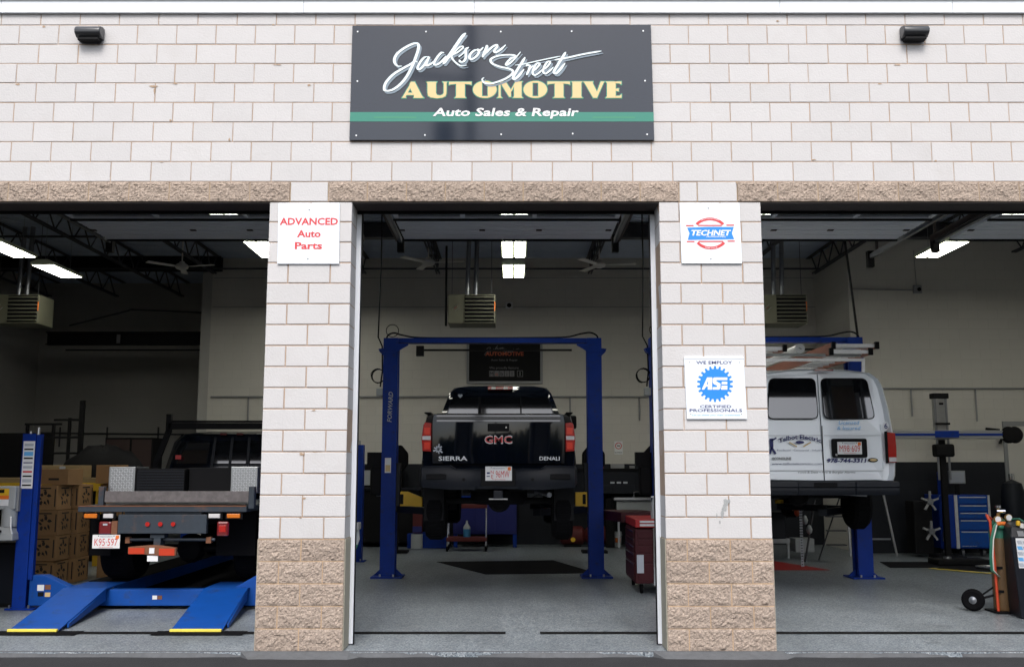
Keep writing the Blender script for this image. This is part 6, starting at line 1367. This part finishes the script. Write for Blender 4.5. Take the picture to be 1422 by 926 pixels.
MB().tube([(5.66, 2.36, .03), (5.645, 2.35, .6), (5.63, 2.36, 1.05), (5.66, 2.5, 1.12)], .016, 8).build('frame_tube', 'hose_red', t, smooth=True); MB().tube([(5.86, 2.62, .03), (5.86, 2.62, 1.0), (5.66, 2.5, 1.12)], .016, 8).build('frame_tube', 'hose_red', t, smooth=True)
for z in (.25, .52): MB().bar((5.655, 2.36, z), (5.90, 2.34, z), .022, .03).build('strap', 'black', t)
bx(5.62, 5.95, 2.3, 2.62, .006, .025).build('toe_plate', 'black', t)
for x, nm in ((5.46, 'near'), (6.1, 'far')):
    w_ = MB().lathe([(.055, -.035), (.10, -.04), (.128, -.02), (.128, .02), (.10, .04), (.055, .035)], (x, 2.55, .13), 'x', 26); 
    # wheel turned so its face shows
    pv = Vector((x, 2.55, .13)); rot = Matrix.Rotation(R(58), 3, 'Z')
    w_.v = [tuple(pv + rot @ (Vector(p) - pv)) for p in w_.v]; wl = w_.build('tyre', 'rubber', t, smooth=True)
    h_ = MB().lathe([(0, -.03), (.02, -.034), (.05, -.02), (.058, -.03), (.058, .03), (0, .03)], (x, 2.55, .13), 'x', 22); h_.v = [tuple(pv + rot @ (Vector(p) - pv)) for p in h_.v]; h_.build('hub', 'galv', wl, smooth=True)
    h_ = MB().lathe([(0, -.045), (.022, -.043), (.03, -.036), (.056, -.034), (.056, -.03), (0, -.03)], (x, 2.55, .13), 'x', 22); h_.v = [tuple(pv + rot @ (Vector(p) - pv)) for p in h_.v]; h_.build('hub_face', 'galv', wl, smooth=True)
MB().bar((5.48, 2.55, .13), (5.68, 2.45, .20), .025).build('axle', 'black', t); MB().bar((5.48, 2.55, .13), (5.68, 2.45, .30), .02).build('brace', 'black', t)
t = thing('service_machine', 'tall dark blue service machine with white instruction label at the right edge', 'machine', (6.0, 2.0, 0))
mb = MB(); mb.loft([[(5.70, 1.92, .005), (6.25, 1.80, .005), (6.35, 2.35, .005), (5.80, 2.45, .005)], [(5.655, 1.95, .90), (6.25, 1.83, .93), (6.33, 2.3, 1.02), (5.78, 2.4, 1.0)], [(5.69, 2.0, 1.02), (6.2, 1.9, 1.05), (6.3, 2.25, 1.08), (5.80, 2.35, 1.06)]]); mb.build('body', 'bumper_dark', t, bevel=.012)
def onm(x, z, d=.004): return (x, 1.92 + .0337 * z - (x - 5.68) * .21 - d, z)
def mq(x0, x1, z0, z1, m_, nm, d): MB().add([onm(x0 + .0 - (z1 - .5) * .0, z0, d), onm(x1, z0, d), onm(x1 - .012, z1, d), onm(x0 - .012, z1, d)], [(0, 1, 2, 3)]).build(nm, m_, t, recalc=False)
mq(5.715, 5.835, .56, .89, 'white', 'instruction_label', .006)
for k in range(5):
    mq(5.722, 5.772, .575 + k * .062, .615 + k * .062, 'skyblue' if k % 2 else 'faint_grey', 'label_print', .0075); mq(5.78, 5.828, .575 + k * .062, .61 + k * .062, 'faint_grey', 'label_print', .0075)
mq(5.735, 5.80, .91, .97, 'grey', 'label_print', .006)
for x, z, m_ in ((5.76, 1.02, 'yellow'), (5.86, 1.04, 'hose_red'), (5.90, 1.02, 'orange'), (5.80, .99, 'fan_white')): MB().lathe([(0, -.03), (.022, -.02), (.026, 0), (.02, .03), (0, .035)], (x, 1.97, z + .03), n=10).build('knob', m_, t, smooth=True)
# light switch / bracket on the right wall
t = thing('hose_bracket', 'small black hose hooks on the right wall', 'hook', (9.6, 10.3, 2.1)); MB().bar((9.5, 10.35, 2.45), (9.75, 10.3, 2.42), .05).build('arm', 'black', t); MB().tube([(9.72, 10.3, 2.42), (9.78, 10.3, 2.25), (9.74, 10.3, 2.15)], .03, 6).build('hook', 'black', t)
t = thing('exit_door', 'grey framed door in the far wall at the right edge', 'door', (10.2, 10.35, 0)); bx(9.85, 11.0, 10.36, 10.389, .005, 2.6).build('frame', 'grey', t); bx(9.92, 10.93, 10.35, 10.359, .02, 2.5).build('leaf', 'wall_grey', t)
# conduit frame outline on right wall (pipe loop left)
conduit('wall_conduit', [(7.02, 10.37, 1.9), (7.02, 10.37, 3.0), (7.45, 10.37, 3.0), (7.47, 10.37, 2.95), (7.47, 10.37, 1.2)], .02, 'bent pipe loop on the wall just right of the van')

# ================================================================== across the street (reflected in the sign and windows)
t = thing('utility_pole', 'wooden utility pole with transformer across the street, reflected in the shop sign', 'utility pole', (-1.08, -15, -.045))
MB().tube([(-1.08, -15, -.045), (-1.08, -15, 14.5)], [.17, .11], 12).build('pole', 'bark', t, smooth=True)
MB().bar((-2.9, -15.1, 11.9), (-1.0, -15.1, 11.6), .12, .14).build('crossarm', 'bark', t); MB().bar((-2.2, -15.1, 9.7), (.3, -15.1, 9.7), .12, .14).build('crossarm', 'bark', t)
MB().cyl((-1.75, -15.1, 9.7), (-1.75, -15.1, 10.6), .28, 14).build('transformer', 'grey', t, smooth=True)
for z, y1 in ((13.6, -15.2),):
    for dx in (-1.6, .8): MB().tube([(-30, y1, z + .6), (-14, y1, z - .3), (-1.08 + dx, y1, z + .1), (14, y1, z - .3), (30, y1, z + .6)], .02, 5).build('wire', 'black', t)
def tree(x, y, h, r, label, seed):
    rr = random.Random(seed); t = thing('tree', label, 'tree', (x, y, -.045), 'trees across the street')
    MB().tube([(x, y, -.045), (x + .1, y, h * .4), (x, y, h * .75)], [.25, .18, .06], 8).build('trunk', 'bark', t, smooth=True)
    mb = MB()
    for k in range(10):
        a = rr.uniform(0, 6.28); L = r * rr.uniform(.5, .9); z = h * rr.uniform(.35, .6); mb.tube([(x, y, z), (x + L * math.cos(a), y + L * math.sin(a), z + L * .7)], [.07, .02], 5)
    mb.build('limbs', 'bark', t, kind='stuff')
    mb = MB()
    for c_ in range(26):
        a = rr.uniform(0, 6.28); q = r * rr.random() ** .5; cx, cy, cz = x + q * math.cos(a), y + q * math.sin(a), h * .35 + h * .65 * rr.random() * (1 - .35 * (q / r)); cr = r * rr.uniform(.22, .38)
        for _ in range(70):
            v = Vector((rr.gauss(0, 1), rr.gauss(0, 1), rr.gauss(0, .8))).normalized() * cr * rr.uniform(.5, 1.05); p = Vector((cx, cy, cz)) + v; u = Vector((rr.uniform(-1, 1), rr.uniform(-1, 1), rr.uniform(-1, 1))).normalized() * .22; w_ = u.cross(v).normalized() * .16
            mb.add([p - u, p + w_, p + u, p - w_], [(0, 1, 2, 3)])
    mb.build('crown', 'leaf', t, recalc=False, kind='stuff')
nms = ['first', 'second', 'third', 'fourth', 'fifth', 'sixth', 'seventh', 'eighth', 'ninth']
for k, (x, y, h, r) in enumerate(((-30, -46, 6.6, 4.4), (-22, -48, 5.9, 4.2), (-15, -47, 6.3, 4.2), (8, -46, 5.6, 4.0), (15, -47, 6.2, 4.2), (22, -46, 6.0, 4.4), (29, -48, 6.6, 4.4), (37, -47, 6.2, 4.4), (-38, -47, 6.4, 4.2))):
    tree(x, y, h, r, nms[k] + ' leafy tree in the row across the street, seen only as a reflection', 20 + k)
t = thing('street_building', 'low dark commercial building across the street, seen only as a reflection', 'building', (0, -56, -.045))
bx(-45, 50, -62, -52, -.045, 4.6).build('walls', 'wainscot', t); bx(-12, 7, -51.9, -49, -.045, 5.0).build('front_wing', 'wainscot', t); bx(-12.5, 7.5, -52.2, -48.7, 5.0, 5.35).build('roof', 'bumper_dark', t)
for k in range(6):
    f = bx(-10.9 + k * 3.0, -9.2 + k * 3.0, -48.99, -48.93, 2.6, 4.1).build('window', 'greyplastic', t); bx(-10.8 + k * 3.0, -9.3 + k * 3.0, -48.92, -48.90, 2.7, 4.0).build('pane', 'glass_dark', f)
